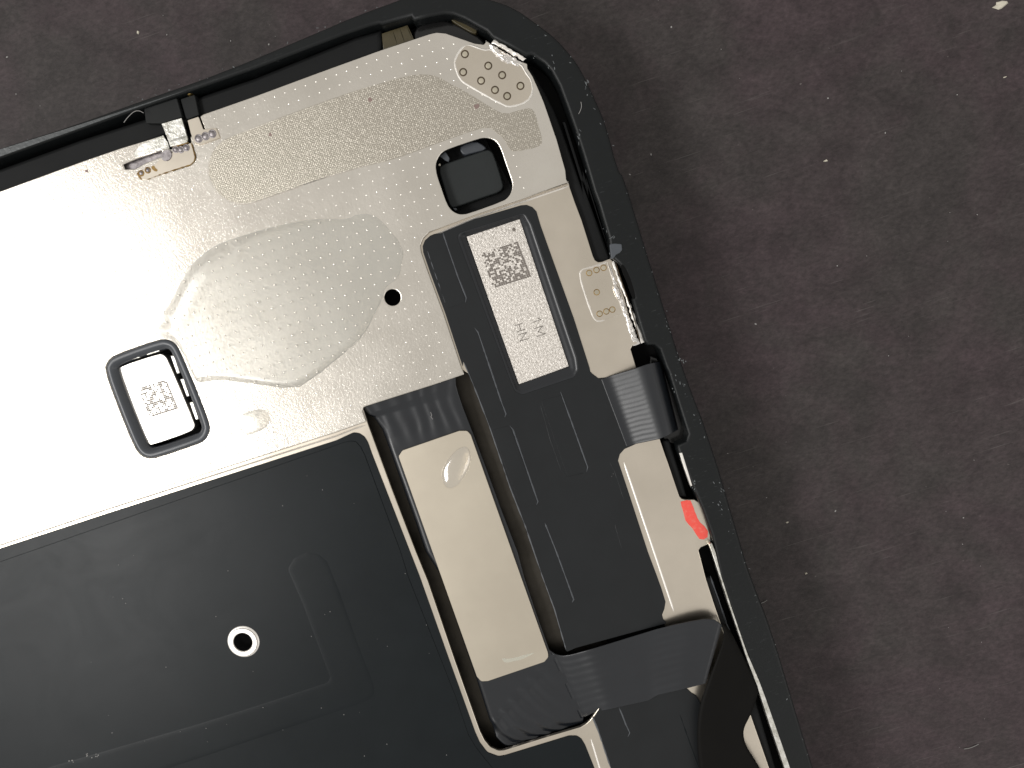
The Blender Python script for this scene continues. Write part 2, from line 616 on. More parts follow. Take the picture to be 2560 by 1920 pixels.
inner = W(fi_top + fi_cor + fi_rt, Z_FR)
xi = inner[-1].x
w_ = xr - xi
itail = [Vector((xi, yb + 1.0)), Vector((xi - 0.9, yb + w_)), Vector((xl + w_ + 0.9, yb + w_)), Vector((xl + w_, yb + 1.0)), Vector((xl + w_, yt - 1.0)), Vector((xl + 1.1, yt - 0.13))]
inner_loop = inner + itail
frame = plate('frame', [outer_loop, inner_loop], -0.12, Z_FR, 'frame', root, 0.026, 3)
frame['label'] = 'scuffed black plastic frame around the display'

# glass below the frame and the black inner base
plate('display_glass', [chaikin(outer + tail, 1)], Z_DESK + 0.004, -0.115, 'gloss', root, 0.03, 2)
plate('base_panel', [[p for p in inner_loop]], -0.10, 0.08, 'void', root, 0.004)

# scuffs along the outer and inner rims of the frame
bm = bmesh.new()
def scuff_line(pts, z, n, spread, big):
    dense = densify([Vector((p.x, p.y, 0)) for p in pts], 0.03)
    for _ in range(n):
        i = random.randrange(len(dense) - 2)
        c = dense[i]
        if noise.noise((c.x * 1.3, c.y * 1.3, 3)) < random.uniform(-0.5, 0.3):
            continue
        t = (dense[i + 1] - dense[i]).normalized()
        s = Vector((-t.y, t.x, 0))
        c = c + s * random.gauss(0, spread)
        ln, wd = random.uniform(0.005, 0.03) * big, random.uniform(0.002, 0.006)
        a = random.gauss(0, 0.5)
        t2 = t * math.cos(a) + s * math.sin(a)
        s2 = Vector((-t2.y, t2.x, 0))
        zz = z + random.uniform(0, 0.003)
        q = [c + t2 * ln, c + s2 * wd + t2 * ln * random.uniform(-0.3, 0.3), c - t2 * ln, c - s2 * wd]
        vv = [bm.verts.new((p.x, p.y, zz)) for p in q]
        top = bm.verts.new((c.x, c.y, zz + 0.003))
        for k in range(4):
            bm.faces.new((vv[k], vv[(k + 1) % 4], top))
scuff_line([p - (p - Vector((-1, -2))).normalized() * 0.022 for p in W(fo_cor + fo_rt, Z_FR)], Z_FR - 0.004, 60, 0.008, 0.6)
scuff_line([p - (p - Vector((-1, -2))).normalized() * 0.03 for p in W(fo_cor + fo_rt, Z_FR)], Z_FR, 50, 0.03, 0.5)
scuff_line(W(fo_top, Z_FR), Z_FR - 0.006, 60, 0.02, 0.6)
scuff_line(W(fi_cor[3:] + fi_rt, Z_FR), Z_FR - 0.004, 35, 0.012, 0.6)
for q, nn, sp in (((1705, 905), 14, 12), ((1700, 960), 16, 14), ((1800, 1250), 22, 18), ((1445, 345), 14, 10), ((1465, 215), 14, 8), ((1735, 1215), 12, 8), ((1380, 155), 8, 10)):
    for _ in range(nn // 2):
        c = U((random.gauss(q[0], sp * 0.6), random.gauss(q[1], sp)), Z_FR)
        dome_bm(bm, (c.x, c.y, Z_FR - 0.001), random.uniform(0.002, 0.007), 0.004, 5, 2, random.uniform(0.002, 0.02), random.uniform(-0.4, 0.6))
bmesh.ops.recalc_face_normals(bm, faces=bm.faces)
sc = from_bm('scuff_marks', bm, 'scuff', frame, False)
sc['kind'] = 'stuff'

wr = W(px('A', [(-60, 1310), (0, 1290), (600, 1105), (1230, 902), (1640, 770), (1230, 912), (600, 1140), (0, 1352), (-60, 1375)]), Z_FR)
plate('scratched_glare_rim', wr, Z_FR - 0.004, Z_FR + 0.0012, 'rim_glare', frame, 0.0006)  # pale strip painting lamp glare along the rim, with real scratches
# bright metal lip along the inside of the frame, lower right
lip1 = px('I', [(1238, 805), (1262, 800), (1350, 1085), (1335, 1090)])
plate('metal_lip', W(lip1, Z_FR), 0.28, Z_FR + 0.004, 'burr', frame, 0.003)
lip2 = px('I', [(1495, 1590), (1518, 1580), (1550, 1659)]) + px('K', [(1255, 0), (1335, 245), (1435, 540), (1485, 680), (1580, 900), (1640, 1060), (1700, 1230), (1850, 1659), (1990, 2050), (1940, 2050), (1800, 1659), (1665, 1260), (1600, 1060), (1555, 925), (1470, 700), (1420, 545), (1318, 245), (1240, 0)])
plate('metal_lip', W(lip2, Z_FR), 0.25, Z_FR + 0.004, 'tab', frame, 0.003)

# ---- upper shield plate -----------------------------------------
up_top = px('P', [(-500, 668)]) + px('A', [(0, 1650), (700, 1395), (1050, 1275), (1240, 1218), (1410, 1165), (1465, 1290), (1650, 1235), (1640, 1180), (1720, 1150), (1770, 1125), (1725, 1005), (1755, 985), (2212, 825)]) + \
    px('B', [(540, 625), (1050, 440), (1500, 290), (1560, 277), (1640, 285), (1740, 320), (1890, 372)]) + \
    px('C', [(380, 382), (400, 348), (480, 395), (560, 450), (660, 510), (755, 548), (758, 590), (800, 655), (850, 765), (900, 885), (1010, 1205), (1085, 1470), (1092, 1545), (1108, 1580)])
up_bot = px('E', [(1808, 62), (1390, 205), (990, 338), (700, 447), (598, 485), (545, 540), (522, 600), (528, 655), (590, 835), (720, 1185), (878, 1659)]) + \
    px('H', [(1105, 112), (1108, 126), (860, 210), (460, 337), (260, 401), (236, 413), (228, 440), (262, 535)]) + \
    px('H', [(0, 628)]) + px('G', [(80, 1652)]) + px('P', [(0, 1351), (-500, 1512)])
up_loop = W(up_top + up_bot, Z_UP)
up_l = xl + 0.35
up_loop[0].x = up_l
up_loop[-1].x = up_l
up_loop = rnd(up_loop, 0.012, 2)
sq_hole = chaikin(W(px('E', [(668, 0), (700, 95), (752, 243), (790, 295), (830, 320), (870, 331), (930, 325), (1240, 214), (1285, 175), (1308, 130), (1316, 75), (1300, 15)]) + px('B', [(2150, 1400), (2118, 1300), (2085, 1235), (2040, 1203), (1985, 1190), (1925, 1197), (1680, 1280), (1610, 1312), (1568, 1370), (1552, 1430), (1560, 1490)]), Z_UP), 1)
rc = U((981, 743.8), Z_UP)
rd_hole = [Vector((rc.x + 0.069 * math.cos(a * math.pi / 14), rc.y + 0.069 * math.sin(a * math.pi / 14))) for a in range(28)]
sm_hole_px = px('G', [(216, 430), (240, 360), (300, 305), (680, 172), (750, 170), (815, 200), (860, 270), (1000, 600), (1112, 890), (1118, 960), (1080, 1035), (1010, 1070), (670, 1185), (590, 1194), (525, 1165), (470, 1090), (330, 745)])
sm_hole = chaikin(W(sm_hole_px, Z_UP), 1)
slot_px = px('A', [(1060, 1420), (1200, 1365), (1395, 1298), (1400, 1350), (1250, 1410), (1165, 1458), (1080, 1462)])
slot = W(slot_px, Z_UP)
shield = plate('shield_plate', [up_loop, sq_hole, rd_hole, sm_hole, slot], Z_UP - 0.0255, Z_UP, 'shield', root, 0.010, 3)
shield['label'] = 'dotted beige metal shield plate at the top'

# slot floor
plate('slot_floor', [Vector((p.x, p.y)) for p in W(px('A', [(1020, 1400), (1420, 1260), (1440, 1380), (1060, 1500)]), Z_UP)], 0.21, 0.255, 'violet', shield, 0.003)

# woven etched patch
weave = W(px('F', [(770, 0), (795, 65), (850, 148), (920, 208), (1010, 240), (1110, 240), (1240, 200), (1500, 110), (1750, 12)]) +
          px('B', [(250, 1645), (830, 1462), (1200, 1375), (1500, 1262), (1940, 1105), (2040, 1105)]) +
          px('C', [(450, 1115), (555, 1200), (600, 1290), (640, 1312), (850, 1272), (890, 1222), (850, 1080), (820, 970), (780, 930), (690, 950), (560, 990), (440, 930), (230, 795), (80, 720)]) +
          px('B', [(1560, 655), (1450, 640), (1300, 655), (1000, 742), (800, 802), (340, 967), (0, 1100)]) +
          px('A', [(1965, 1192), (1880, 1250), (1825, 1330), (1805, 1420), (1802, 1520)]), Z_UP)
weave = chaikin(weave, 1)
plate('woven_patch', weave, Z_UP - 0.002, Z_UP + 0.002, 'weave', shield, 0.0008)

# adhesive film residue on the shield
glue_px = px('E', [(-20, 325), (110, 330), (200, 400), (300, 520), (372, 640), (362, 750), (330, 880), (215, 960), (190, 1060), (60, 1320), (-20, 1430)]) + \
    px('G', [(2080, 450), (2000, 505), (1900, 572), (1740, 582), (1500, 548), (1270, 517), (1110, 525), (1020, 545), (985, 500), (915, 350), (860, 235), (790, 175), (720, 160), (670, 150), (640, 95), (690, 40), (730, 10)]) + \
    px('F', [(330, 1230), (420, 1120), (500, 960), (560, 850), (620, 760), (740, 655), (860, 580), (1100, 500), (1400, 420), (1640, 375), (1800, 368), (1960, 375)])
glue = chaikin(W(glue_px, Z_UP), 2)
xs = [p.x for p in glue]
ys = [p.y for p in glue]
bm = bmesh.new()
st = 0.034
bend0 = [Vector((p.x, p.y)) for p in W(px('F', [(340, 1225), (420, 1125), (500, 965), (565, 850), (640, 745), (760, 650), (860, 585)]), Z_UP)]
def bend_dist(p):
    best = 9e9
    for a, c in zip(bend0, bend0[1:]):
        d = c - a
        t = max(0, min(1, (p - a).dot(d) / d.length_squared))
        best = min(best, (p - a - d * t).length)
    return best
gx0, gx1 = min(xs), max(xs)
def glue_z(p):
    """film that has come loose at its left end: highest there, lying flat at the right"""
    e = edge_dist(p, glue)
    t = (p.x - gx0) / (gx1 - gx0)
    d = bend_dist(p)
    k = min(1, e / (0.03 + 0.10 * math.exp(-(d / 0.22) ** 2)))
    k = k * k * (3 - 2 * k)
    z = Z_UP + 0.0028 + (0.050 * (1 - t) ** 1.7 + 0.001) * k
    d = bend_dist(p)
    if d < 0.45:
        z += 0.010 * math.sin(d * 42) * math.exp(-(d / 0.16) ** 2) * k
    z += 0.0025 * noise.noise((p.x * 3, p.y * 3, 0)) * k
    return z
gv = {}
nx = int((max(xs) - min(xs)) / st) + 2
ny = int((max(ys) - min(ys)) / st) + 2
for i in range(nx):
    for j in range(ny):
        p = Vector((min(xs) + i * st, min(ys) + j * st))
        if inside(p, glue):
            gv[i, j] = p
from mathutils.geometry import delaunay_2d_cdt
gl2 = densify([Vector((p.x, p.y)) for p in glue] + [glue[0]], 0.05)[:-1]
pts2 = [p for p in gl2] + [p for p in gv.values() if edge_dist(p, glue) > 0.012 and bend_dist(p) >= 0.0]
cdt = delaunay_2d_cdt(pts2, [(i, (i + 1) % len(gl2)) for i in range(len(gl2))], [], 1, 1e-5)
bv = []
for p in cdt[0]:
    z = glue_z(p)
    bv.append(bm.verts.new((p.x, p.y, z)))
for f in cdt[2]:
    try:
        bm.faces.new([bv[i] for i in f])
    except ValueError:
        pass
for f in bm.faces:
    f.normal_update()
    if f.normal.z < 0:
        f.normal_flip()
from_bm('adhesive_residue', bm, 'glue', shield, True)['label'] = 'clear crinkled adhesive residue on the dotted plate'
ridge('adhesive_rim', [Vector((p.x, p.y, Z_UP + 0.001)) for p in W(px('E', [(300, 520), (372, 640), (362, 750), (330, 880), (215, 960), (190, 1060), (60, 1320), (-20, 1430)]) + px('G', [(2080, 450), (2000, 505), (1900, 572), (1740, 582), (1500, 548), (1270, 517)]), Z_UP)], 0.007, 0.003, 'glue', shield, 0.9, 0.03)
lp = W(px('G', [(1365, 880), (1380, 830), (1430, 800), (1560, 760), (1640, 800), (1640, 900), (1560, 960), (1445, 1000), (1400, 970)]), Z_UP)
bm = bmesh.new()
c0 = sum(lp, Vector((0, 0))) / len(lp)
lpp = chaikin(lp, 2)
ring = [bm.verts.new((p.x, p.y, Z_UP + 0.001)) for p in lpp]
ring2 = [bm.verts.new((c0.x + (p.x - c0.x) * 0.82, c0.y + (p.y - c0.y) * 0.82, Z_UP + 0.009)) for p in lpp]
for i in range(len(ring)):
    bm.faces.new((ring[i], ring[(i + 1) % len(ring)], ring2[(i + 1) % len(ring)], ring2[i]))
bm.faces.new(ring2)
bmesh.ops.recalc_face_normals(bm, faces=bm.faces)
from_bm('adhesive_residue', bm, 'glue', shield, True)

# lattice of pressed dimples
pad_px = px('C', [(240, 388), (192, 410), (140, 490), (124, 555), (170, 682), (230, 730), (560, 915), (625, 920), (752, 880), (802, 795), (792, 700), (735, 620), (705, 560), (640, 545), (560, 540), (480, 470), (440, 425), (380, 435), (300, 402)])
pad = chaikin(W(pad_px, Z_UP), 1)
clip_px = px('A', [(1180, 1500), (1060, 1440), (1050, 1350), (1400, 1160), (1640, 1040), (1740, 990), (1880, 1090), (1910, 1200), (1700, 1260), (1700, 1380), (1640, 1430), (1220, 1560)])
clipz = W(clip_px, Z_UP)
bm = bmesh.new()
o0 = U((943.8, 148.4), Z_UP)
pitch = 0.0913
for i in range(-48, 10):
    for j in range(-4, 42):
        p = Vector((o0.x + i * pitch + random.gauss(0, .002), o0.y - j * pitch + random.gauss(0, .002)))
        if not inside(p, up_loop) or edge_dist(p, up_loop) < 0.045 or inside(p, pad) or inside(p, clipz):
            continue
        if inside(p, sq_hole) or edge_dist(p, sq_hole) < 0.05 or inside(p, sm_hole) or edge_dist(p, sm_hole) < 0.06 or (p - rc.xy).length < 0.11:
            continue
        if inside(p, weave) and random.random() < 0.6:
            continue
        zz = glue_z(p) - 0.001 if inside(p, glue) else Z_UP - 0.001
        dome_bm(bm, (p.x, p.y, zz), random.uniform(0.0080, 0.0102), 0.0034, 7, 2)
d = from_bm('dimples', bm, 'dimple', shield, True)
d['kind'] = 'stuff'

# corner weld pad with its rim, spots and torn lug
wp = plate('weld_pad', pad, Z_UP - 0.006, Z_UP + 0.0035, 'lower', shield, 0.002)
pr = [Vector((p.x, p.y, Z_UP + 0.001)) for p in pad] + [Vector((pad[0].x, pad[0].y, Z_UP + 0.001))]
ridge('pad_rim', pr, 0.018, 0.008, 'burr', wp, 0.25, 0.03)
spot = spot_mesh('weld_spot', 0.034, 'oxide', 'weld')
for q in px('C', [(215, 467), (200, 623), (355, 697), (417, 568), (537, 649), (475, 777), (580, 830), (695, 742)]):
    s = link('weld_spot', spot, None, wp)
    s.location = U(q, Z_UP + 0.0037)
# torn bright metal at the corner
def lump(name, quad_px, z0, h, mat, parent, nu=26, nv=9, seed=0, crinkle=0.5, fr=18):
    a, b_, c, d_ = [U(p, z0) for p in quad_px]
    rows = []
    for i in range(nu + 1):
        u = i / nu
        r = []
        for j in range(nv + 1):
            v_ = j / nv
            p = (a.lerp(b_, u)).lerp(d_.lerp(c, u), v_)
            env = min(1, 4 * min(u, 1 - u, v_ * 1.0 + 0.02, 1 - v_ + 0.02) + 0.05)
            nz = noise.noise((p.x * fr + seed, p.y * fr, seed))
            nz2 = noise.noise((p.x * fr * 2.3, p.y * fr * 2.3 + seed, seed + 4))
            p = p + Vector((nz2 * 0.012, nz * 0.012, 0))
            p.z = z0 - 0.006 + (h * (0.6 + crinkle * nz + 0.4 * crinkle * nz2)) * env
            r.append(p)
        rows.append(r)
    return grid_mesh(name, rows, mat, parent, 0.0, True)
lump('torn_lug', px('C', [(395, 345), (745, 555), (690, 600), (415, 430)]), Z_UP, 0.030, 'silver', wp, seed=3)
lump('torn_lug', px('C', [(470, 340), (745, 498), (715, 520), (450, 375)]), Z_UP + 0.012, 0.045, 'burr', wp, seed=9, crinkle=0.35)
lump('torn_lug', px('C', [(465, 480), (560, 470), (640, 540), (575, 560)]), Z_UP + 0.004, 0.028, 'silver', wp, seed=15, nu=12, nv=8)

# pink-brown stains
for q, r in (((1191, 265), 0.024), ((926, 250), 0.022), ((676, 337), 0.018), ((216, 427), 0.016)):
    c = U(q, Z_UP + 0.003)
    pts = [Vector((c.x + r * random.uniform(.5, 1.2) * math.cos(k * .7), c.y + r * random.uniform(.5, 1.2) * math.sin(k * .7))) for k in range(9)]
    plate('stain_mark', chaikin(pts, 1), Z_UP + 0.0005, Z_UP + 0.0028, 'stain', shield, 0.0008)

# ---- clips on the upper edge --------------------------------------
clip = plate('weld_tab', rnd(W(px('N', [(360, 1420), (640, 1310), (690, 1240), (860, 1190), (900, 1120), (1165, 985), (1190, 1060), (1225, 1200), (1210, 1270), (1170, 1310), (530, 1530), (430, 1535)]), Z_UP + .01), 0.012, 3), Z_UP - 0.002, Z_UP + 0.010, 'lower', shield, 0.003)
rim_px = px('N', [(515, 1535), (740, 1450), (1000, 1365), (1160, 1315), (1215, 1265), (1235, 1200), (1205, 1090), (1170, 985)])
ridge('oxide_edge', U3(rim_px, Z_UP + 0.006), 0.010, 0.007, 'rust', clip, 0.5, 0.02)
disc = [Vector((c.x, c.y)) for c in W(px('N', [(735, 1130), (790, 1095), (850, 1085), (890, 1140), (885, 1210), (830, 1265), (760, 1260), (725, 1200)]), Z_UP + .01)]
plate('heat_mark', chaikin(disc, 2), Z_UP + 0.002, Z_UP + 0.0165, 'violet', clip, 0.003)
spotv = spot_mesh('heat_weld_spot', 0.031, 'violet', 'violet', 0.3, 0.008)
for q in px('N', [(945, 1085), (1020, 1090), (1100, 1060)]):
    s = link('weld_spot', spotv, None, clip)
    s.location = U(q, Z_UP + 0.0103)
spotr = spot_mesh('rust_weld_spot', 0.028, 'rust', 'violet', 0.35, 0.008)
for q in px('N', [(432, 1440), (530, 1395)]):
    s = link('weld_spot', spotr, None, clip)
    s.location = U(q, Z_UP + 0.0103)
for pts in ([(575, 1350), (620, 1320), (640, 1360), (680, 1390), (660, 1420), (610, 1400)], [(360, 1440), (395, 1420), (420, 1490), (450, 1530), (420, 1540)], [(880, 1040), (1000, 1015), (1100, 980), (1150, 985), (1010, 1035), (905, 1060)]):
    plate('rust_stain', chaikin(W(px('N', pts), Z_UP + .01), 1), Z_UP + 0.004, Z_UP + 0.0128, 'rust', clip, 0.001)
tab1 = px('N', [(730, 705), (1030, 620), (1120, 930), (1110, 985), (860, 1050), (840, 980)])
t1 = plate('folded_tab', W(tab1, Z_UP + 0.02), Z_UP - 0.01, Z_UP + 0.020, 'tab', shield, 0.003)
ridge('fold_line', U3(px('N', [(840, 975), (1115, 895)]), Z_UP + 0.0195), 0.022, 0.008, 'tab', t1)
t2 = plate('folded_tab', rnd(W(px('N', [(1115, 655), (1280, 600), (1350, 790), (1540, 765), (1600, 915), (1290, 1025), (1215, 1000), (1165, 850)]), Z_UP + 0.012), 0.008, 2), Z_UP - 0.004, Z_UP + 0.012, 'lower', shield, 0.003)
spotv2 = spot_mesh('violet_weld_spot', 0.036, 'violet', 'violet', 0.25, 0.008)
for q in px('N', [(1283, 925), (1385, 890), (1485, 855)]):
    s = link('weld_spot', spotv2, None, t2)
    s.location = U(q, Z_UP + 0.0123)
b1 = px('N', [(470, 480), (960, 320), (1040, 610), (730, 705), (500, 700)])
plate('black_tape', rnd(W(b1, 0.30), 0.01, 2), 0.12, 0.30, 'tape', root, 0.006)
b2 = px('N', [(1010, 340), (1225, 270), (1290, 580), (1100, 650)])
plate('black_tape', rnd(W(b2, 0.28), 0.01, 2), 0.12, 0.28, 'tape', root, 0.006)
bm = bmesh.new()
c = U(px('N', [(1140, 245)])[0], 0.30)
dome_bm(bm, (c.x, c.y, 0.255), 0.034, 0.05, 12, 4, 0.018, 0.25)
from_bm('gold_contact', bm, 'gold', root)
# silver tear above the slot
plate('bent_strip', W(px('N', [(330, 1150), (420, 1020), (760, 880), (830, 985), (855, 1070), (700, 1110), (500, 1150), (350, 1210)]), Z_UP), Z_UP - 0.004, Z_UP + 0.006, 'tab', shield, 0.002)

# ---- black foam along the top channel -------------------------------
foam = px('A', [(-300, 1590), (0, 1470), (700, 1215), (1240, 1040), (1560, 900), (2212, 680)]) + px('O', [(100, 330), (330, 265), (330, 470), (0, 590)]) + px('A', [(1700, 1060), (1200, 1280), (0, 1720), (-300, 1830)])
fp = W(foam, 0.2)
fo = plate('foam_strip', fp, 0.09, 0.235, 'foam', root, 0.035, 3)
# amber flex stub
am = plate('amber_flex', W(px('B', [(1085, 290), (1310, 215), (1365, 340), (1100, 430)]), 0.22), 0.12, 0.22, 'amber', root, 0.004)
for a, b_ in (((1180, 262), (1222, 390)), ((1240, 240), (1285, 370)), ((1300, 222), (1350, 335))):
    ridge('trace', U3(px('B', [a, b_]), 0.2202), 0.008, 0.004, 'amberline', am)
plate('amber_flex', W(px('B', [(985, 330), (1018, 325), (1045, 440), (1010, 440)]), 0.2), 0.12, 0.19, 'amber', root, 0.004)
plate('solder_end', rnd(W(px('B', [(988, 335), (1020, 330), (1026, 370), (994, 378)]), 0.2), 0.006, 2), 0.15, 0.206, 'paleamber', root, 0.004)
plate('amber_flex', chaikin(W(px('C', [(90, 165), (140, 160), (215, 190), (320, 255), (310, 295), (260, 275), (190, 235), (130, 200)]), 0.22), 1), 0.12, 0.22, 'amber', root, 0.004)
plate('channel_strip', chaikin(W(px('O', [(600, 250), (700, 190), (860, 165), (960, 200), (1230, 345), (1200, 420), (900, 330), (700, 340), (600, 380)]), 0.2), 1), 0.09, 0.20, 'gloss', root, 0.02, 2)

# ---- right channel foam ----------------------------------------------
rf = px('C', [(755, 560), (800, 620), (900, 790), (985, 950), (1060, 1140), (1150, 1400), (1232, 1659)]) + px('D', [(600, 40), (845, 700), (840, 760), (700, 760), (560, 380), (430, 0)]) + px('C', [(1000, 1300), (850, 900), (740, 640)])
plate('foam_strip', W(rf, 0.22), 0.09, 0.225, 'foam', root, 0.02, 2)
plate('seal_strip', W(px('C', [(1060, 1050), (1085, 1050), (1180, 1350), (1275, 1659)]) + px('D', [(640, 0), (850, 660), (838, 670), (620, 0)]) + px('C', [(1250, 1659), (1150, 1340)]), 0.2), 0.09, 0.19, 'foam', root, 0.006)
# lower right channel strips
rs = px('I', [(1080, 690), (1150, 690), (1250, 1000), (1300, 1180), (1200, 1180)])
plate('foam_strip', W(rs, 0.2), 0.09, 0.23, 'foam', root, 0.02, 2)
rs2 = px('K', [(1080, 0), (1165, 0), (1235, 210), (1310, 420), (1420, 700), (1560, 1110), (1720, 1659), (1860, 2050), (1700, 2050), (1640, 1659), (1480, 1200), (1300, 700)])
plate('foam_strip', W(rs2, 0.2), 0.09, 0.24, 'foam', root, 0.02, 2)
ridge('seal_edge', U3(px('K', [(1160, 0), (1235, 210), (1300, 410), (1350, 520)]), 0.24), 0.012, 0.010, 'crease', root, 0.4)

# ---- lower plate -------------------------------------------------------
lo_px = px('P', [(1421, 452)]) + px('D', [(500, 100), (545, 230), (602, 380), (700, 690), (718, 728), (745, 744), (780, 740), (848, 712), (880, 740), (1085, 1450), (1045, 1462), (1025, 1495), (1075, 1659)]) + \
    px('I', [(1070, 682), (1240, 1178), (1258, 1198), (1290, 1207), (1370, 1205), (1412, 1232), (1440, 1300), (1510, 1520), (1508, 1565), (1490, 1592), (1425, 1620), (1405, 1645)]) + \
    px('K', [(1125, 30), (1190, 230), (1252, 412), (1510, 1200), (1670, 1659), (1810, 2050)])
lo_r = W(lo_px, Z_LO)
lo_l = W(px('P', [(-500, 1490), (0, 1325)]) + px('G', [(60, 1560)]) + px('H', [(0, 545), (175, 480)]), Z_LO)
# the inner edge between both plates
lo_t = W(px('H', [(190, 300), (1010, 40)]) + px('E', [(830, 1659), (480, 700), (455, 600), (500, 500), (620, 440), (700, 420), (990, 326), (1390, 192)]), Z_LO)
lo_l[0].x = up_l
bottom = [Vector((lo_r[-1].x, yb + 0.5)), Vector((up_l, yb + 0.5))]
lo_loop = rnd(lo_r + bottom + lo_l + lo_t, 0.008, 2)
well = W(px('H', [(277, 556), (480, 1110), (690, 1659)]) + px('J', [(240, 45), (475, 735), (690, 1340), (730, 1420), (780, 1480), (850, 1512), (900, 1508), (1240, 1402), (1560, 1308), (1605, 1280), (1640, 1248)]) + px('K', [(300, 1000), (780, 520), (768, 372), (0, 570)]) + px('J', [(1400, 300), (1350, 0)]) + px('H', [(1500, 1000), (1200, 150), (1060, 70), (210, 345)]), Z_LO)
well = rnd(well, 0.06, 4)
chip_hole = W(px('E', [(800, 470), (1420, 300), (1500, 400), (1890, 1560), (1905, 1700), (1860, 1760), (1400, 1905), (1320, 1875), (1270, 1770)]), Z_LO)
sc0 = U((609, 1603.3), Z_LO)
bore = [Vector((sc0.x + 0.12 * math.cos(k * math.pi / 16), sc0.y + 0.12 * math.sin(k * math.pi / 16))) for k in range(32)]
lower = plate('lower_plate', [lo_loop, well, chip_hole, bore], Z_LO - 0.04, Z_LO, 'lower', root, 0.006, 2)
lower['label'] = 'plain beige metal lower plate with narrow rail'
# raised bright line ridges
ridge('rail_ridge', U3(px('J', [(1650, 1410), (1725, 1659), (1800, 1900)]), Z_LO), 0.013, 0.0025, 'burr', lower)
ridge('rolled_edge', U3(px('E', [(1806, 84), (1390, 226), (990, 360), (720, 475), (640, 505)]), Z_LO), 0.020, 0.010, 'burr', lower, 0.1)
ridge('rolled_edge', U3(px('P', [(-400, 1496), (0, 1363)]) + px('G', [(180, 1654), (2212, 1003)]) + px('H', [(150, 597), (262, 562)]), Z_LO), 0.016, 0.008, 'burr', lower, 0.1)
ridge('plate_ridge', U3(px('I', [(760, 885), (1020, 1659)]) + px('K', [(845, 305)]), Z_LO), 0.014, 0.0025, 'burr', lower)
# well floor
wf = W(px('P', [(820, 960), (1300, 800), (1560, 1760), (1240, 1930)]), 0.18)
plate('well_floor', wf, 0.04, 0.090, 'floor', root, 0.004)
# white paint-like side bracket and its weld pad
sp_px = px('D', [(582, 850), (590, 820), (625, 797), (700, 790), (820, 745), (860, 860), (905, 1010), (965, 1185), (880, 1215), (760, 1258), (722, 1245), (690, 1190), (640, 1040)])
sp_ = chaikin(W(sp_px, Z_LO), 1)
swp = plate('weld_pad', sp_, Z_LO - 0.004, Z_LO + 0.003, 'lower', lower, 0.0015)
ridge('pad_rim', [Vector((p.x, p.y, Z_LO + 0.001)) for p in chaikin(W(px('D', [(820, 742), (740, 775), (650, 797), (605, 808), (583, 850), (620, 990), (690, 1190), (715, 1240), (740, 1255), (800, 1245)]), Z_LO), 1, False)], 0.016, 0.007, 'burr', swp, 0.3, 0.03)
ridge('pad_rim', U3(px('D', [(875, 1218), (960, 1190)]), Z_LO + 0.001), 0.014, 0.007, 'burr', swp, 0.3)
ridge('pad_rim', U3(px('D', [(825, 745), (860, 860), (905, 1010), (965, 1190)]), Z_LO + 0.001), 0.014, 0.009, 'burr', swp, 0.3, 0.03)
spot2 = spot_mesh('amber_weld_spot', 0.0275, 'rust', 'weld', 0.26, 0.0012)
for q in px('D', [(667, 838), (730, 812), (791, 793), (732, 1004), (757, 1190), (815, 1170), (867, 1154)]):
    s = link('weld_spot', spot2, None, swp)
    s.location = U(q, Z_LO + 0.0033)
bracket = lump('side_bracket', px('D', [(835, 735), (1105, 1450), (1050, 1460), (815, 750)]), Z_LO + 0.004, 0.02, 'silver', lower, nu=60, nv=6, seed=21, crinkle=0.5, fr=14)
lump('bracket_wall', px('D', [(880, 735), (1150, 1435), (1115, 1445), (865, 750)]), Z_LO + 0.016, 0.030, 'burr', lower, nu=60, nv=6, seed=33, crinkle=0.3, fr=12)
bm = bmesh.new()
c = U(px('D', [(905, 1005)])[0], Z_LO + 0.004)
dome_bm(bm, (c.x, c.y, Z_LO + 0.002), 0.026, 0.028, 14, 5, 0.075, math.radians(2))
from_bm('bracket_boss', bm, 'silver', lower)
ridge('bracket_seam', U3(px('D', [(895, 745), (930, 860), (1000, 1060), (1060, 1250), (1110, 1440)]), Z_LO + 0.036), 0.008, 0.004, 'oxide', lower, 0.6, 0.03)
# grey plug on the frame above the bracket
gp = plate('grey_plug', rnd(W(px('R', [(305, 345), (400, 335), (515, 345), (525, 450), (480, 500), (420, 530), (370, 600), (335, 600), (320, 480)]), Z_FR + .012), 0.012, 3), 0.2, Z_FR + 0.012, 'greyplastic', root, 0.006)
ridge('plug_loop', U3(px('R', [(290, 260), (340, 235), (375, 205), (395, 225), (360, 250)]), Z_FR + 0.002), 0.008, 0.006, 'scuff', gp, 0.2, 0.01)
plate('frame_recess', chaikin(W(px('R', [(500, 690), (560, 720), (650, 900), (745, 1200), (735, 1300), (690, 1270), (600, 1000), (520, 830)]), Z_FR), 1), Z_FR - 0.01, Z_FR + 0.0015, 'void', frame, 0.0008)
# flex slot in the frame
plate('slot_liner', chaikin(W(px('I', [(960, -40), (1080, -10), (1240, 430), (1300, 640), (1280, 700), (1180, 740), (1080, 680)]), 0.2), 1), 0.09, 0.17, 'gloss', root, 0.01)

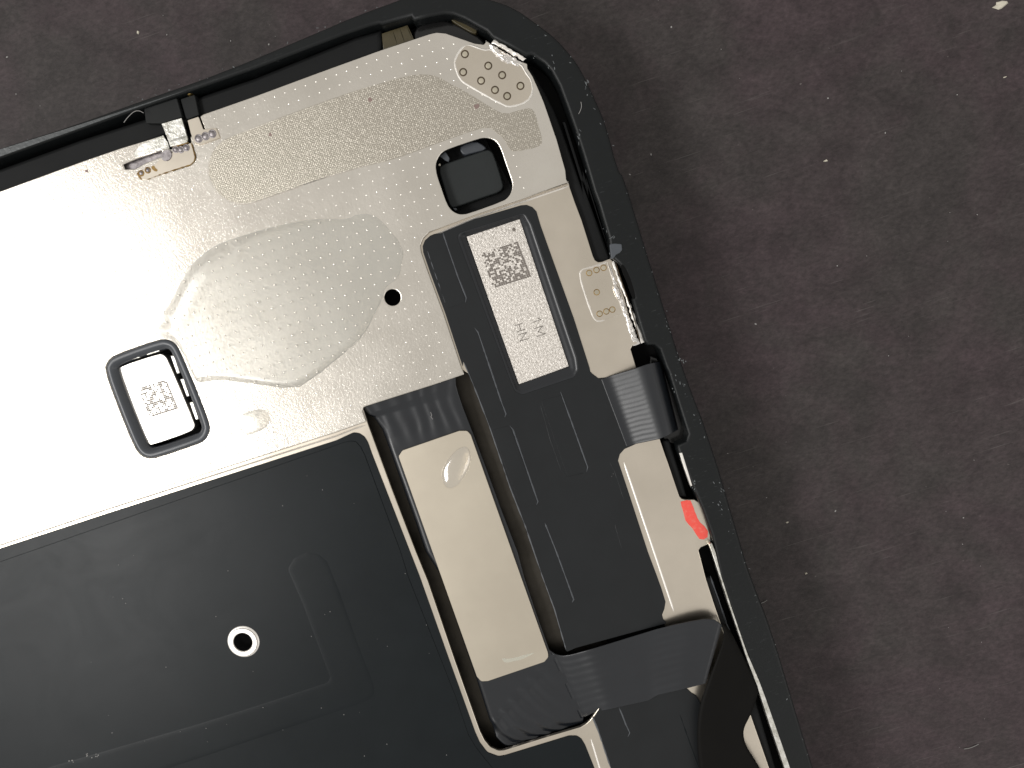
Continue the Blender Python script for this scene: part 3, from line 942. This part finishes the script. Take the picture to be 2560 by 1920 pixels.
# ---- red paint mark and tab ----------------------------------------------
red = W(px('I', [(1248, 1225), (1300, 1210), (1332, 1212), (1352, 1250), (1374, 1310), (1394, 1366), (1420, 1405), (1455, 1435), (1485, 1480), (1482, 1530), (1450, 1550), (1410, 1545), (1380, 1500), (1350, 1455), (1320, 1420), (1290, 1385), (1270, 1310), (1255, 1260)]), Z_LO)
red = [p + Vector((random.gauss(0, .0012), random.gauss(0, .0012))) for p in densify([Vector(p) for p in red] + [Vector(red[0])], 0.03)[:-1]]
plate('paint_mark', red, Z_LO - 0.001, Z_LO + 0.0035, 'red', lower, 0.001)['label'] = 'red paint mark on the metal tab'

# ---- big black film ----------------------------------------------------------
bf_px = px('P', [(-500, 1533), (0, 1371)]) + px('G', [(270, 1659), (2212, 1040)]) + px('H', [(150, 625), (200, 632), (245, 662), (275, 710), (310, 810), (520, 1350), (640, 1659)]) + \
    px('J', [(168, 0), (420, 710), (650, 1350), (690, 1440), (755, 1525), (850, 1560), (910, 1550), (1460, 1382), (1530, 1382), (1570, 1410), (1600, 1460), (1680, 1659), (1815, 2050)])
bf = W(bf_px, Z_FILM)
bf[0].x = up_l + 0.1
bf = rnd(bf + [Vector((bf[-1].x + 0.0, yb + 0.8)), Vector((up_l + 0.1, yb + 0.8))], 0.06, 4)
scr_c = U((609, 1603.3), Z_FILM)
circ = lambda c, r, n=36: [Vector((c.x + r * math.cos(2 * math.pi * k / n), c.y + r * math.sin(2 * math.pi * k / n))) for k in range(n)]
film = plate('black_film', [bf, circ(scr_c, 0.125)], Z_FILM - 0.012, Z_FILM, 'film', root, 0.003)
film['label'] = 'large matte black film over the middle of the display'
# pressed border and L-shaped emboss of the film
def emboss(name, loop, h, b, parent, mat='film', z=Z_FILM, res=3):
    return plate(name, loop, z - 0.006, z + h, mat, parent, b, res)
inn = W(px('P', [(-500, 1570), (0, 1404)]) + px('H', [(0, 735), (60, 712), (130, 697), (175, 705), (215, 750), (250, 820), (560, 1659)]) + px('J', [(70, 0), (480, 1040), (590, 1370), (650, 1470), (720, 1560), (800, 1660), (900, 2050)]), Z_FILM)
inn[0].x = up_l + 0.25
inn = inn + [Vector((inn[-1].x, yb + 1.0)), Vector((up_l + 0.25, yb + 1.0))]
plate('film_panel', [rnd(inn, 0.03, 3), circ(scr_c, 0.145)], Z_FILM - 0.006, Z_FILM + 0.005, 'film', film, 0.004, 2)
# L emboss: vertical arm and lower arm as raised pads
arm = W(px('M', [(600, 330), (640, 265), (720, 228), (790, 240), (840, 285), (920, 480), (1040, 820), (1150, 1105), (1155, 1165), (1110, 1200), (900, 1275), (500, 1410), (0, 1580), (-1400, 2040), (-1400, 1780), (0, 1375), (400, 1250), (860, 1098), (885, 1060), (700, 560)]), Z_FILM + .005)
def soft_pad(name, loop, z, h, w, mat, parent):
    loops = ringloops(loop, [(-w * 0.5, z - 0.001), (-w * 0.3, z + h * 0.1), (0, z + h * 0.5), (w * 0.3, z + h * 0.9), (w * 0.5, z + h)])
    o_ = loft(name, loops, mat, parent, smooth=True, cap=True)
    bm_ = bmesh.new()
    bm_.from_mesh(o_.data)
    bmesh.ops.triangulate(bm_, faces=[f for f in bm_.faces if len(f.verts) > 4])
    bmesh.ops.recalc_face_normals(bm_, faces=bm_.faces)
    if sum(f.normal.z * f.calc_area() for f in bm_.faces) < 0:
        bmesh.ops.reverse_faces(bm_, faces=bm_.faces)
    bm_.to_mesh(o_.data)
    bm_.free()
    return o_
soft_pad('emboss_panel', rnd(arm, 0.05, 5), Z_FILM + 0.005, 0.0011, 0.05, 'film', film)
# threaded insert
ins = bpy.data.meshes.new('screw_insert')
bm = bmesh.new()
prof = [(0.150, 0.002), (0.140, 0.010), (0.134, 0.012), (0.128, 0.022), (0.092, 0.022), (0.087, 0.016), (0.086, -0.12)]
rows = [[bm.verts.new((r * math.cos(2 * math.pi * k / 40), r * math.sin(2 * math.pi * k / 40), z)) for k in range(40)] for r, z in prof]
for a, c in zip(rows, rows[1:]):
    for k in range(40):
        bm.faces.new((a[k], a[(k + 1) % 40], c[(k + 1) % 40], c[k]))
bm.normal_update()
o = from_bm('screw_insert', bm, 'burr', film, False)
o.location = (scr_c.x, scr_c.y, Z_FILM)
o['label'] = 'bright ring shaped screw insert'
bm = bmesh.new()
rows = [[bm.verts.new((r * math.cos(2 * math.pi * k / 32), r * math.sin(2 * math.pi * k / 32), z)) for k in range(32)] for r, z in [(0.0855, 0.012), (0.0855, -0.11), (0.03, -0.11)]]
for a, c in zip(rows, rows[1:]):
    for k in range(32):
        bm.faces.new((a[k], a[(k + 1) % 32], c[(k + 1) % 32], c[k]))
bm.faces.new(rows[-1])
o2 = from_bm('insert_bore', bm, 'foam', o, True)

# ---- small windowed chip on the shield ----------------------------------------
# gasket lip sits on the plate round the hole
gk = chaikin(W(px('G', [(216, 430), (240, 360), (300, 305), (680, 172), (750, 170), (815, 200), (860, 270), (1000, 600), (1112, 890), (1118, 960), (1080, 1035), (1010, 1070), (670, 1185), (590, 1194), (525, 1165), (470, 1090), (330, 745)]), Z_UP + .012), 2)
g = loft('rubber_gasket', ringloops(gk, [(0.0, Z_UP - 0.03), (0.0, Z_UP + 0.004), (0.010, Z_UP + 0.013), (0.030, Z_UP + 0.015), (0.052, Z_UP + 0.010), (0.058, Z_UP - 0.002), (0.075, Z_UP - 0.01), (0.085, Z_UP - 0.10)]), 'gasket', root, smooth=True)
g['label'] = 'small black rubber gasket around the little chip'
lidpx = px('G', [(318, 440), (345, 400), (680, 290), (725, 300), (760, 345), (990, 890), (990, 930), (955, 968), (625, 1082), (590, 1075), (565, 1045), (440, 740)])
lid = chaikin(W(lidpx, 0.255), 1)
lid_o = plate('chip_lid', lid, 0.15, 0.255, 'lid', root, 0.006, 2)
lid_o['label'] = 'small silver chip lid in the rubber gasket'
for q in ([(785, 310), (815, 305), (865, 455), (840, 465)], [(868, 512), (898, 505), (948, 655), (925, 662)], [(948, 712), (978, 705), (1028, 855), (1002, 862)], [(400, 335), (515, 300), (520, 325), (405, 355)], [(575, 285), (685, 252), (690, 270), (580, 305)]):
    plate('chip_clip', W(px('G', q), 0.262), 0.15, 0.268, 'tab', lid_o, 0.004)

def code(name, corners, nx, ny, z, mat, parent, seed, fill=0.5):
    """flat block of laser-etched cells with no content"""
    rr = random.Random(seed)
    a, b_, c, d_ = [U(p, z) for p in corners]
    bm = bmesh.new()
    for i in range(nx):
        for j in range(ny):
            on = rr.random() < fill
            if i == nx - 1 or j == ny - 1:
                on = True
            if i == 0 or j == 0:
                on = rr.random() < 0.5
            if not on:
                continue
            q = []
            for du, dv in ((.04, .04), (.96, .04), (.96, .96), (.04, .96)):
                u, v_ = (i + du) / nx, (j + dv) / ny
                q.append(bm.verts.new((a.lerp(b_, u)).lerp(d_.lerp(c, u), v_)))
            bm.faces.new(q)
    for f in bm.faces:
        f.normal_update()
        if f.normal.z < 0:
            f.normal_flip()
    return from_bm(name, bm, mat, parent, False)
code('etched_code', px('G', [(500, 590), (745, 512), (850, 765), (600, 845)]), 16, 16, 0.2556, 'ink2', lid_o, 5, 0.55)

# ---- long chip in its black film ---------------------------------------------------
# the film round the chip: outline at the top, sloping wall down to the chip
lf_px = px('E', [(700, 492), (985, 372), (1390, 252), (1440, 248), (1490, 268), (1525, 305), (1562, 430), (1660, 705), (1850, 1235), (1985, 1659)]) + \
    px('I', [(470, 100), (490, 120), (540, 158), (620, 150), (900, 90), (1040, 640), (830, 742), (765, 770), (725, 815), (710, 870), (790, 1110), (968, 1659)]) + px('K', [(700, 0), (740, 110), (775, 225), (765, 285), (745, 335), (755, 375), (790, 408)]) + \
    px('K', [(0, 622)]) + px('J', [(1445, 655), (1430, 640), (1330, 285), (1225, 0)]) + px('H', [(1630, 1440), (1500, 1100), (1330, 600), (1220, 310), (1150, 135), (1095, 0)]) + \
    px('E', [(890, 1659), (735, 1185), (605, 835), (545, 660), (540, 605), (560, 555), (605, 515), (640, 500)])
lf = rnd(W(lf_px, Z_FILM + 0.006), 0.010, 2)
win = rnd(W(px('E', [(830, 500), (1415, 318), (1480, 420), (1870, 1570), (1882, 1680), (1850, 1738), (1400, 1888), (1340, 1862), (1300, 1770)]), Z_FILM + 0.006), 0.05, 5)
lfilm = plate('long_film', [lf, win], Z_FILM - 0.02, Z_FILM + 0.006, 'film2', root, 0.004, 2)
lfilm['label'] = 'black film strip with a window over the long chip'
chip_px = px('E', [(920, 525), (1380, 370), (1805, 1645)]) + [(1297, 961)]
ZC = 0.235
chip = W(chip_px, ZC)
win2 = rnd(W(px('E', [(830, 500), (1415, 318), (1480, 420), (1870, 1570), (1882, 1680), (1850, 1738), (1400, 1888), (1340, 1862), (1300, 1770)]), Z_FILM + 0.006), 0.05, 5)
cc = sum(chip, Vector((0, 0))) / 4
def tochip(p, k, z):
    """pull a window point towards the chip rectangle"""
    best = None
    bd = 9e9
    for i in range(4):
        a, c = chip[i - 1], chip[i]
        d_ = c - a
        t = max(0, min(1, (p - a).dot(d_) / d_.length_squared))
        q = a + d_ * t
        if (q - p).length < bd:
            bd, best = (q - p).length, q
    q = p.lerp(best, k)
    return (q.x, q.y, z)
wl = [[(p.x, p.y, Z_FILM + 0.005) for p in win2],
      [tochip(p, 0.12, Z_FILM + 0.004) for p in win2],
      [tochip(p, 0.35, Z_FILM - 0.008) for p in win2],
      [tochip(p, 0.60, Z_FILM - 0.030) for p in win2],
      [tochip(p, 0.82, ZC + 0.012) for p in win2],
      [tochip(p, 0.98, ZC - 0.005) for p in win2]]
loft('window_wall', wl, 'flex', lfilm, smooth=True)
chip_o = plate('long_chip_lid', chip, 0.15, ZC, 'chip', root, 0.003)
chip_o['label'] = 'long speckled silver chip lid marked 1M HN'
code('etched_code', px('E', [(1045, 668), (1362, 565), (1480, 868), (1150, 972)]), 18, 20, ZC + 0.0006, 'ink', chip_o, 11, 0.60)
c = U(px('E', [(1330, 462)])[0], ZC)
plate('pin_mark', circ(c, 0.016, 10), ZC - 0.001, ZC + 0.001, 'ink', chip_o, 0.0004)
# lettering 1M / HN, reading down the chip
LET = {'1': [((0.05, 0.72), (0.35, 1.0)), ((0.35, 1.0), (0.35, 0.0))],
       'M': [((0, 0), (0, 1)), ((0, 1), (0.45, 0.3)), ((0.45, 0.3), (0.9, 1)), ((0.9, 1), (0.9, 0))],
       'H': [((0, 0), (0, 1)), ((0.7, 0), (0.7, 1)), ((0, 0.5), (0.7, 0.5))],
       'N': [((0, 0), (0, 1)), ((0, 1), (0.7, 0)), ((0.7, 0), (0.7, 1))]}
for ch, q in (('1', (165, 1240)), ('M', (190, 1320)), ('H', (22, 1295)), ('N', (50, 1375))):
    o_ = U(px('D', [q])[0], ZC + 0.0008)
    bm = bmesh.new()
    for (x0, y0), (x1, y1) in LET[ch]:
        hh = 0.080
        a = Vector((o_.x + y0 * hh, o_.y - x0 * hh, ZC + 0.0008))
        c = Vector((o_.x + y1 * hh, o_.y - x1 * hh, ZC + 0.0008))
        t = (c - a).normalized()
        s = Vector((-t.y, t.x, 0)) * 0.0032
        bm.faces.new([bm.verts.new(v_) for v_ in (a - s, c - s, c + s, a + s)])
    for f in bm.faces:
        f.normal_update()
        if f.normal.z < 0:
            f.normal_flip()
    from_bm('etched_letter', bm, 'ink2', chip_o, False)

# creases pressed into the long film
zf = Z_FILM + 0.0055
for t, pts in (('E', [(715, 490), (780, 680), (850, 880), (918, 1050), (912, 1092)]), ('E', [(990, 1312), (1020, 1350), (1125, 1659), (1225, 1960), (1262, 2055), (1250, 2085)]),
               ('H', [(1500, 568), (1530, 602), (1640, 920), (1745, 1225), (1732, 1252)]), ('H', [(1940, 275), (1975, 370), (2080, 660), (2175, 925), (2165, 967)]),
               ('H', [(1805, 1408), (1905, 1659), (2055, 2070), (2040, 2095)])):
    ridge('crease_line', U3(px(t, pts), zf), 0.011, 0.006, 'crease', lfilm, 0.35, 0.03)
for t, pts in (('H', [(1765, 380), (1850, 680), (1945, 950), (2000, 1010), (2160, 972)]), ('I', [(630, 870), (680, 960), (770, 1235)]), ('I', [(680, 1410), (750, 1659)])):
    ridge('crease_line', U3(px(t, pts), zf - 0.001), 0.014, 0.0035, 'film2', lfilm, 0.3, 0.04)
ridge('film_edge', U3(px('H', [(1100, 10), (1155, 135), (1226, 310), (1336, 600), (1505, 1100), (1638, 1440)]) + px('J', [(1230, 0), (1335, 285), (1438, 645)]), zf - 0.001), 0.010, 0.004, 'crease', lfilm, 0.5, 0.04)
ridge('film_edge', U3(px('E', [(575, 620), (600, 700), (745, 1120)]), zf - 0.001), 0.010, 0.004, 'crease', lfilm, 0.6, 0.03)
# raised pads below the film
for t, pts in (('H', [(1345, 605), (1500, 565), (1745, 1240), (1600, 1280)]), ('H', [(1770, 350), (1960, 300), (2170, 960), (2000, 1010)]), ('E', [(560, 620), (600, 540), (710, 490), (915, 1090), (745, 1150)])):
    plate('film_pad', rnd(W(px(t, pts), zf), 0.03, 4), zf - 0.006, zf + 0.0022, 'film2', lfilm, 0.0018, 2)

# ---- left flex in the well, with the metal stiffener ------------------------------------
ZF = 0.205
lx = W(px('H', [(225, 385), (286, 470), (330, 490), (400, 600), (430, 690), (540, 1000), (690, 1420), (770, 1659)]) + px('J', [(350, 0), (660, 900), (770, 1240), (800, 1310), (830, 1400), (900, 1470), (1000, 1460)]), ZF)
rx_ = W(px('H', [(1040, 120), (1042, 210), (1062, 290), (1100, 410), (1160, 570), (1300, 940), (1420, 1270), (1570, 1659)]) + px('J', [(1070, 0), (1180, 330), (1290, 640), (1370, 690), (1480, 960), (1590, 1200), (1580, 1275)]), ZF)
k = len(lx)
rows = []
for i in range(k - 1):
    for s in range(8):
        t = s / 8
        a = lx[i].lerp(lx[i + 1], t)
        c = rx_[i].lerp(rx_[i + 1], t)
        prog = (i + t) / (k - 1)
        r = []
        for j in range(81):
            u = j / 80
            p = a.lerp(c, u)
            z = ZF
            if prog < 0.3:
                z += (0.066 * (1 - prog / 0.3) ** 1.2)
                z += 0.0022 * math.sin(u * 40 + prog * 9 + 2 * noise.noise((u * 3, prog * 6, 0))) * min(1, (0.32 - prog) / 0.06)
            if prog > 0.72:
                e = min(1, (prog - 0.72) / 0.06)
                q = math.sqrt((u - 1.1) ** 2 + ((prog - 0.70) * 2.2) ** 2)
                z += 0.010 * math.sin(q * 44 + 3 * noise.noise((u * 2, prog * 5, 3))) * e * (1 - 0.6 * u)
            z -= 0.02 * max(0, 1 - u / 0.06) ** 2
            r.append((p.x, p.y, z))
        rows.append(r)
lflex = grid_mesh('flex_cable', rows, 'flex', root, 0.012)
lflex['label'] = 'black flex cable in the recess with wavy creases'
st_ = rnd(W([(996, 1141), (1006, 1126), (1148, 1077), (1168, 1077), (1177, 1087), (1369, 1630), (1371, 1643), (1361, 1655), (1220, 1703), (1203, 1704), (1192, 1692)], ZF + 0.02), 0.03, 4)
stiff = plate('stiffener_plate', st_, ZF - 0.01, ZF + 0.02, 'sticker', lflex, 0.003)
stiff['label'] = 'smooth beige metal stiffener with a clear glue drop'
dp = chaikin(W(px('H', [(1130, 742), (1165, 800), (1168, 880), (1140, 960), (1095, 1030), (1050, 1090), (985, 1115), (935, 1095), (910, 1020), (915, 945), (950, 880), (1000, 810), (1065, 755)]), ZF + .02), 2)
dc = sum(dp, Vector((0, 0))) / len(dp)
loops = []
for k_ in range(7):
    a = k_ / 7 * math.pi / 2
    loops.append([(dc.x + (p.x - dc.x) * math.cos(a), dc.y + (p.y - dc.y) * math.cos(a), ZF + 0.0202 + 0.035 * math.sin(a)) for p in dp])
loft('glue_drop', loops, 'drop', stiff, smooth=True, cap=True)
plate('dried_smear', chaikin(W(px('J', [(1185, 652), (1090, 678), (1010, 700), (940, 716), (880, 708), (890, 735), (915, 752), (960, 740), (1030, 728), (1100, 700)]), ZF + .02), 2), ZF + 0.0195, ZF + 0.0212, 'smear', stiff, 0.0008)

# ---- upper flex curling into the frame slot ----------------------------------------------
def strip(name, top_px, bot_px, zprof, mat, parent, nv=60, ripple=0.0, rn=15, thick=0.012, rmask=lambda u: 1.0, zv=lambda u, v_: 0.0):
    rows = []
    nu = 40
    def along(pp, u):
        L = [0]
        for a, c in zip(pp, pp[1:]):
            L.append(L[-1] + math.dist(a, c))
        d_ = u * L[-1]
        for i in range(len(pp) - 1):
            if d_ <= L[i + 1] + 1e-9:
                t = (d_ - L[i]) / max(1e-9, L[i + 1] - L[i])
                return (pp[i][0] + (pp[i + 1][0] - pp[i][0]) * t, pp[i][1] + (pp[i + 1][1] - pp[i][1]) * t)
        return pp[-1]
    def zat(u):
        for (u0, z0), (u1, z1) in zip(zprof, zprof[1:]):
            if u <= u1:
                return z0 + (z1 - z0) * (u - u0) / (u1 - u0)
        return zprof[-1][1]
    def zsm(u):
        return sum(zat(min(1, max(0, u + k_ * 0.012))) for k_ in range(-3, 4)) / 7
    for i in range(nu + 1):
        u = i / nu
        a, c = along(top_px, u), along(bot_px, u)
        r = []
        for j in range(nv + 1):
            v_ = j / nv
            z = zsm(u) + ripple * rmask(u) * (math.sin(v_ * rn * 2 * math.pi + 0.8 * noise.noise((u * 4, v_ * 6, 1))) + 0.6 * noise.noise((u * 5, v_ * 18, 2))) + zv(u, v_)
            p = U((a[0] + (c[0] - a[0]) * v_, a[1] + (c[1] - a[1]) * v_), z)
            r.append(tuple(p))
        rows.append(r)
    return grid_mesh(name, rows, mat, parent, thick)
fx = strip('flex_cable', px('I', [(560, 170), (640, 138), (860, 72), (960, 38), (1040, 18), (1085, 20)]), px('I', [(780, 750), (850, 728), (1070, 682), (1130, 655), (1195, 620), (1230, 600)]),
           [(0, 0.2885), (0.10, 0.290), (0.16, 0.296), (0.62, 0.376), (0.72, 0.386), (0.85, 0.376), (0.94, 0.32), (1.0, 0.22)], 'flex', root, 120, 0.0004, 15, rmask=lambda u: min(1, u * 6) if u < 0.6 else 0.25)
fx['label'] = 'black flex cable curling into the side slot of the frame'

# ---- lower flex -------------------------------------------------------------------------
lf2 = strip('flex_cable', px('J', [(1300, 665), (1400, 692), (1480, 680), (1700, 620), (2212, 462)]) + px('K', [(840, 425), (1000, 392), (1120, 372), (1200, 380), (1262, 425)]),
            px('J', [(1560, 1230), (1610, 1215), (1680, 1180), (1900, 1130), (2150, 1075)]) + px('K', [(700, 1030), (960, 970), (1120, 928)]),
            [(0, 0.205), (0.05, 0.207), (0.20, 0.300), (0.26, 0.310), (0.55, 0.322), (0.82, 0.375), (1.0, 0.385)], 'flex', root, 90, 0.0004, 9, rmask=lambda u: 1.0 if (u < 0.26 or u > 0.62) else 0.35)
lf2['label'] = 'wide black flex cable crossing the lower right corner'
# film below it
bl_px = px('J', [(1720, 1150), (1668, 1240), (1710, 1330), (1822, 1659), (1960, 2050)]) + px('K', [(1270, 2050), (1160, 1400), (1110, 1200), (1068, 1085), (1040, 1035), (1000, 1012), (962, 976), (700, 960), (260, 1060)])
bfilm = plate('lower_film', rnd(W(bl_px, Z_FILM + 0.002), 0.01, 2), Z_FILM - 0.012, Z_FILM + 0.002, 'film2', root, 0.003)
ridge('crease_line', U3(px('K', [(372, 1137), (400, 1200), (430, 1280), (465, 1355), (448, 1390)]), Z_FILM + 0.0015), 0.012, 0.006, 'crease', bfilm, 0.3, 0.03)
ridge('crease_line', U3(px('K', [(895, 1190), (960, 1380), (1060, 1659)]), Z_FILM + 0.001), 0.012, 0.004, 'film', bfilm, 0.3, 0.03)
ridge('film_edge', U3(px('K', [(140, 1210), (190, 1330), (300, 1659)]), Z_FILM + 0.001), 0.012, 0.005, 'crease', bfilm, 0.6, 0.03)
# twisted ribbon
le = px('K', [(1255, 412), (1278, 470), (1275, 560), (1215, 720), (1140, 910), (1085, 1060), (1055, 1200), (1045, 1400), (1062, 1659), (1120, 2050)])
re = px('K', [(1290, 410), (1350, 500), (1400, 600), (1480, 760), (1560, 930), (1582, 985), (1545, 1110), (1505, 1210), (1450, 1310), (1446, 1390), (1475, 1480), (1535, 1570), (1600, 1680), (1800, 2050)])
def resample(pp, n):
    L = [0]
    for a, c in zip(pp, pp[1:]):
        L.append(L[-1] + math.dist(a, c))
    out = []
    for k_ in range(n):
        d_ = k_ / (n - 1) * L[-1]
        for i in range(len(pp) - 1):
            if d_ <= L[i + 1] + 1e-9:
                t = (d_ - L[i]) / max(1e-9, L[i + 1] - L[i])
                out.append(Vector((pp[i][0] + (pp[i + 1][0] - pp[i][0]) * t, pp[i][1] + (pp[i + 1][1] - pp[i][1]) * t)))
                break
    return out
le = chaikin([Vector(p) for p in le], 2, False)
re = chaikin([Vector(p) for p in re], 2, False)
# match both edges by photo height
ys_ = [le[0].y + (le[-1].y - le[0].y) * i / 60 for i in range(61)]
def at_y(pp, y):
    for a, c in zip(pp, pp[1:]):
        if a.y <= y <= c.y and c.y > a.y:
            t = (y - a.y) / (c.y - a.y)
            return a.lerp(c, t)
    return pp[-1] if y > pp[-1].y else pp[0]
rows = []
for i, y in enumerate(ys_):
    a, c = at_y(le, y), at_y(re, y)
    t = i / 60
    r = []
    for j in range(13):
        u = j / 12
        z = 0.375 + 0.02 * math.sin(math.pi * u) - 0.05 * u * (1 - t) + 0.01 * t
        r.append(tuple(U(a.lerp(c, u), z)))
    rows.append(r)
rb = grid_mesh('ribbon_cable', rows, 'ribbon', root, 0.010)
rb['label'] = 'twisted dark ribbon cable leaving at the bottom right'

# ---- camera window ------------------------------------------------------------------------
pd = chaikin(W(px('Q', [(310, 700), (400, 620), (560, 570), (860, 465), (1150, 365), (1220, 385), (1280, 450), (1440, 960), (1435, 1040), (1370, 1110), (1150, 1180), (640, 1360), (560, 1390), (500, 1330), (400, 1000)]), 0.2), 1)
cw = plate('camera_window_pad', pd, 0.09, 0.20, 'pad', root, 0.012, 2)
plate('window_flap', chaikin(W(px('Q', [(700, 300), (960, 215), (1110, 300), (1150, 370), (860, 440), (760, 470), (690, 400)]), 0.22), 1), 0.09, 0.222, 'gasket', cw, 0.01)
plate('torn_foil', W(px('Q', [(335, 490), (440, 410), (510, 520), (490, 580), (440, 560)]), 0.23), 0.19, 0.232, 'greyplastic', cw, 0.004)
plate('torn_foil', chaikin(W(px('Q', [(315, 630), (345, 605), (350, 640), (325, 650)]), 0.23), 1), 0.19, 0.232, 'fleck', cw, 0.004)
plate('torn_foil', W(px('Q', [(560, 1380), (620, 1380), (640, 1410), (610, 1425)]), 0.23), 0.19, 0.215, 'greyplastic', cw, 0.004)
plate('window_frame', [rnd(W(px('Q', [(180, 400), (1100, 100), (1700, 1200), (700, 1580), (200, 700)]), 0.2), 0.03, 3)], 0.09, 0.11, 'foam', cw, 0.004)

# ================================================================== loose things
def flake(q, z, r, h, mat='fleck', seed=0, el=1.0):
    rr = random.Random(seed)
    c = U(q, z)
    bm = bmesh.new()
    n = 11
    k0 = rr.uniform(0, 6)
    base = [Vector((math.cos(2 * math.pi * i / n + k0) * r * rr.uniform(.5, 1.1), math.sin(2 * math.pi * i / n + k0) * r * el * rr.uniform(.5, 1.1), 0)) for i in range(n)]
    lo = [bm.verts.new((p.x, p.y, 0.0006)) for p in base]
    hi = [bm.verts.new((p.x * .75, p.y * .75, h * rr.uniform(.5, 1.2))) for p in base]
    for i in range(n):
        bm.faces.new((lo[i], lo[(i + 1) % n], hi[(i + 1) % n], hi[i]))
    top = bm.verts.new((0, 0, h))
    for i in range(n):
        bm.faces.new((hi[i], hi[(i + 1) % n], top))
    bm.faces.new(lo[::-1])
    o = from_bm('flake', bm, mat, None, False)
    o.location = c
    return o
for i, (q, z, r, h, el, nm, lab) in enumerate((
        ((2500, 12), Z_DESK, 0.075, 0.012, 0.55, 'dried_flake', 'large cream coloured flake in the upper right corner of the desk'),
        ((2064, 402), Z_DESK, 0.022, 0.010, 0.6, 'dried_flake', 'small pale flake on the desk right of the rounded corner'),
        ((2015, 1433), Z_DESK, 0.016, 0.010, 0.8, 'dried_flake', 'tiny bright crumb on the desk beside the lower right frame edge'),
        ((1968, 1306), Z_DESK, 0.018, 0.008, 0.5, 'dried_flake', 'thin white crumb on the desk right of the red paint mark'),
        ((345, 82), Z_DESK, 0.016, 0.010, 1.3, 'dried_flake', 'white crumb alone on the desk above the display at upper left'),
        ((2512, 193), Z_DESK, 0.022, 0.008, 0.4, 'dried_flake', 'narrow pale crumb near the right edge below the cream flake'))):
    o = flake(q, z, r, h, 'fleck', i + 3, el)
    o.name = nm
    o['label'] = lab
    o['category'] = 'flake'
    o['group'] = 'flakes on the desk'

def fibre(name, pts, z, r, label, mat='lint'):
    bm = bmesh.new()
    P3 = chaikin([U(p, z) for p in pts], 2, False)
    prev = None
    for i, p in enumerate(P3):
        t = (P3[min(i + 1, len(P3) - 1)] - P3[max(i - 1, 0)]).normalized()
        s = t.cross(Vector((0, 0, 1))).normalized()
        u = s.cross(t)
        row = [bm.verts.new(p + (s * math.cos(a) + u * math.sin(a)) * r) for a in (0, 2.1, 4.2)]
        if prev:
            for k_ in range(3):
                bm.faces.new((prev[k_], prev[(k_ + 1) % 3], row[(k_ + 1) % 3], row[k_]))
        prev = row
    bmesh.ops.recalc_face_normals(bm, faces=bm.faces)
    o = from_bm(name, bm, mat, None)
    o['label'] = label
    o['category'] = 'fibre'
    return o
fibre('lint_fibre', px('T', [(1365, 1532), (1410, 1525), (1462, 1500)]), Z_DESK + 0.006, 0.0045, 'short curved lint fibre lying on the desk at lower right')
fibre('lint_fibre', px('A', [(1070, 1058), (1110, 1005), (1160, 960), (1205, 955), (1240, 975)]), 0.345, 0.003, 'fine lint fibre caught at the upper edge of the black tape')
fibre('lint_fibre', px('C', [(1218, 880), (1225, 920), (1212, 960), (1198, 985)]), Z_FR + 0.004, 0.003, 'tiny curled fibre on the black frame below the corner')
fibre('lint_fibre', px('H', [(818, 450), (830, 480), (818, 490), (838, 512)]), 0.285, 0.003, 'tiny squiggly fibre on the creased black flex')
fibre('lint_fibre', px('K', [(1600, 235), (1625, 225), (1650, 208)]), Z_DESK + 0.01, 0.004, 'short fibre sticking out beside the lower right frame edge')

# fine dust over desk and films, too small to count
bm = bmesh.new()
for _ in range(80):
    q = (random.uniform(1450, 2700), random.uniform(-100, 2000)) if random.random() < 0.75 else (random.uniform(-100, 1300), random.uniform(-150, 300))
    p = U(q, Z_DESK)
    if inside(p, outer_loop):
        continue
    r = random.choice((0.0035, 0.004, 0.005, 0.007, 0.010)) * random.uniform(0.6, 1.1)
    dome_bm(bm, (p.x, p.y, Z_DESK + 0.0005), r, r * 0.7, 5, 2, r * random.uniform(.4, 1.8), random.uniform(0, 3))
for _ in range(70):
    q = (random.uniform(0, 1700), random.uniform(1150, 1900))
    p = U(q, Z_FILM)
    if inside(p, bf) and edge_dist(p, bf) > 0.05:
        z = Z_FILM + (0.0045 if inside(p, inn) else -0.0005)
        if inside(p, arm):
            z = Z_FILM + 0.011
        r = random.uniform(0.0022, 0.005)
        dome_bm(bm, (p.x, p.y, z), r, r, 5, 2)
    elif inside(p, lf) and not inside(p, win):
        r = random.uniform(0.0022, 0.0048)
        dome_bm(bm, (p.x, p.y, zf), r, r, 5, 2)
for q, s in (((245, 1888), 6), ((181, 1900), 5), ((220, 1885), 4)):
    for _ in range(5):
        p = U((q[0] + random.gauss(0, s), q[1] + random.gauss(0, s * .5)), Z_FILM)
        dome_bm(bm, (p.x, p.y, Z_FILM + 0.004), random.uniform(.003, .008), .006, 5, 2)
o = from_bm('dust', bm, 'lint', None)
o['kind'] = 'stuff'
o['label'] = 'scattered pale dust specks'
print('corners', [tuple(round(c, 2) for c in p) for p in outer[:3]], [tuple(round(c, 2) for c in p) for p in outer[-4:]])
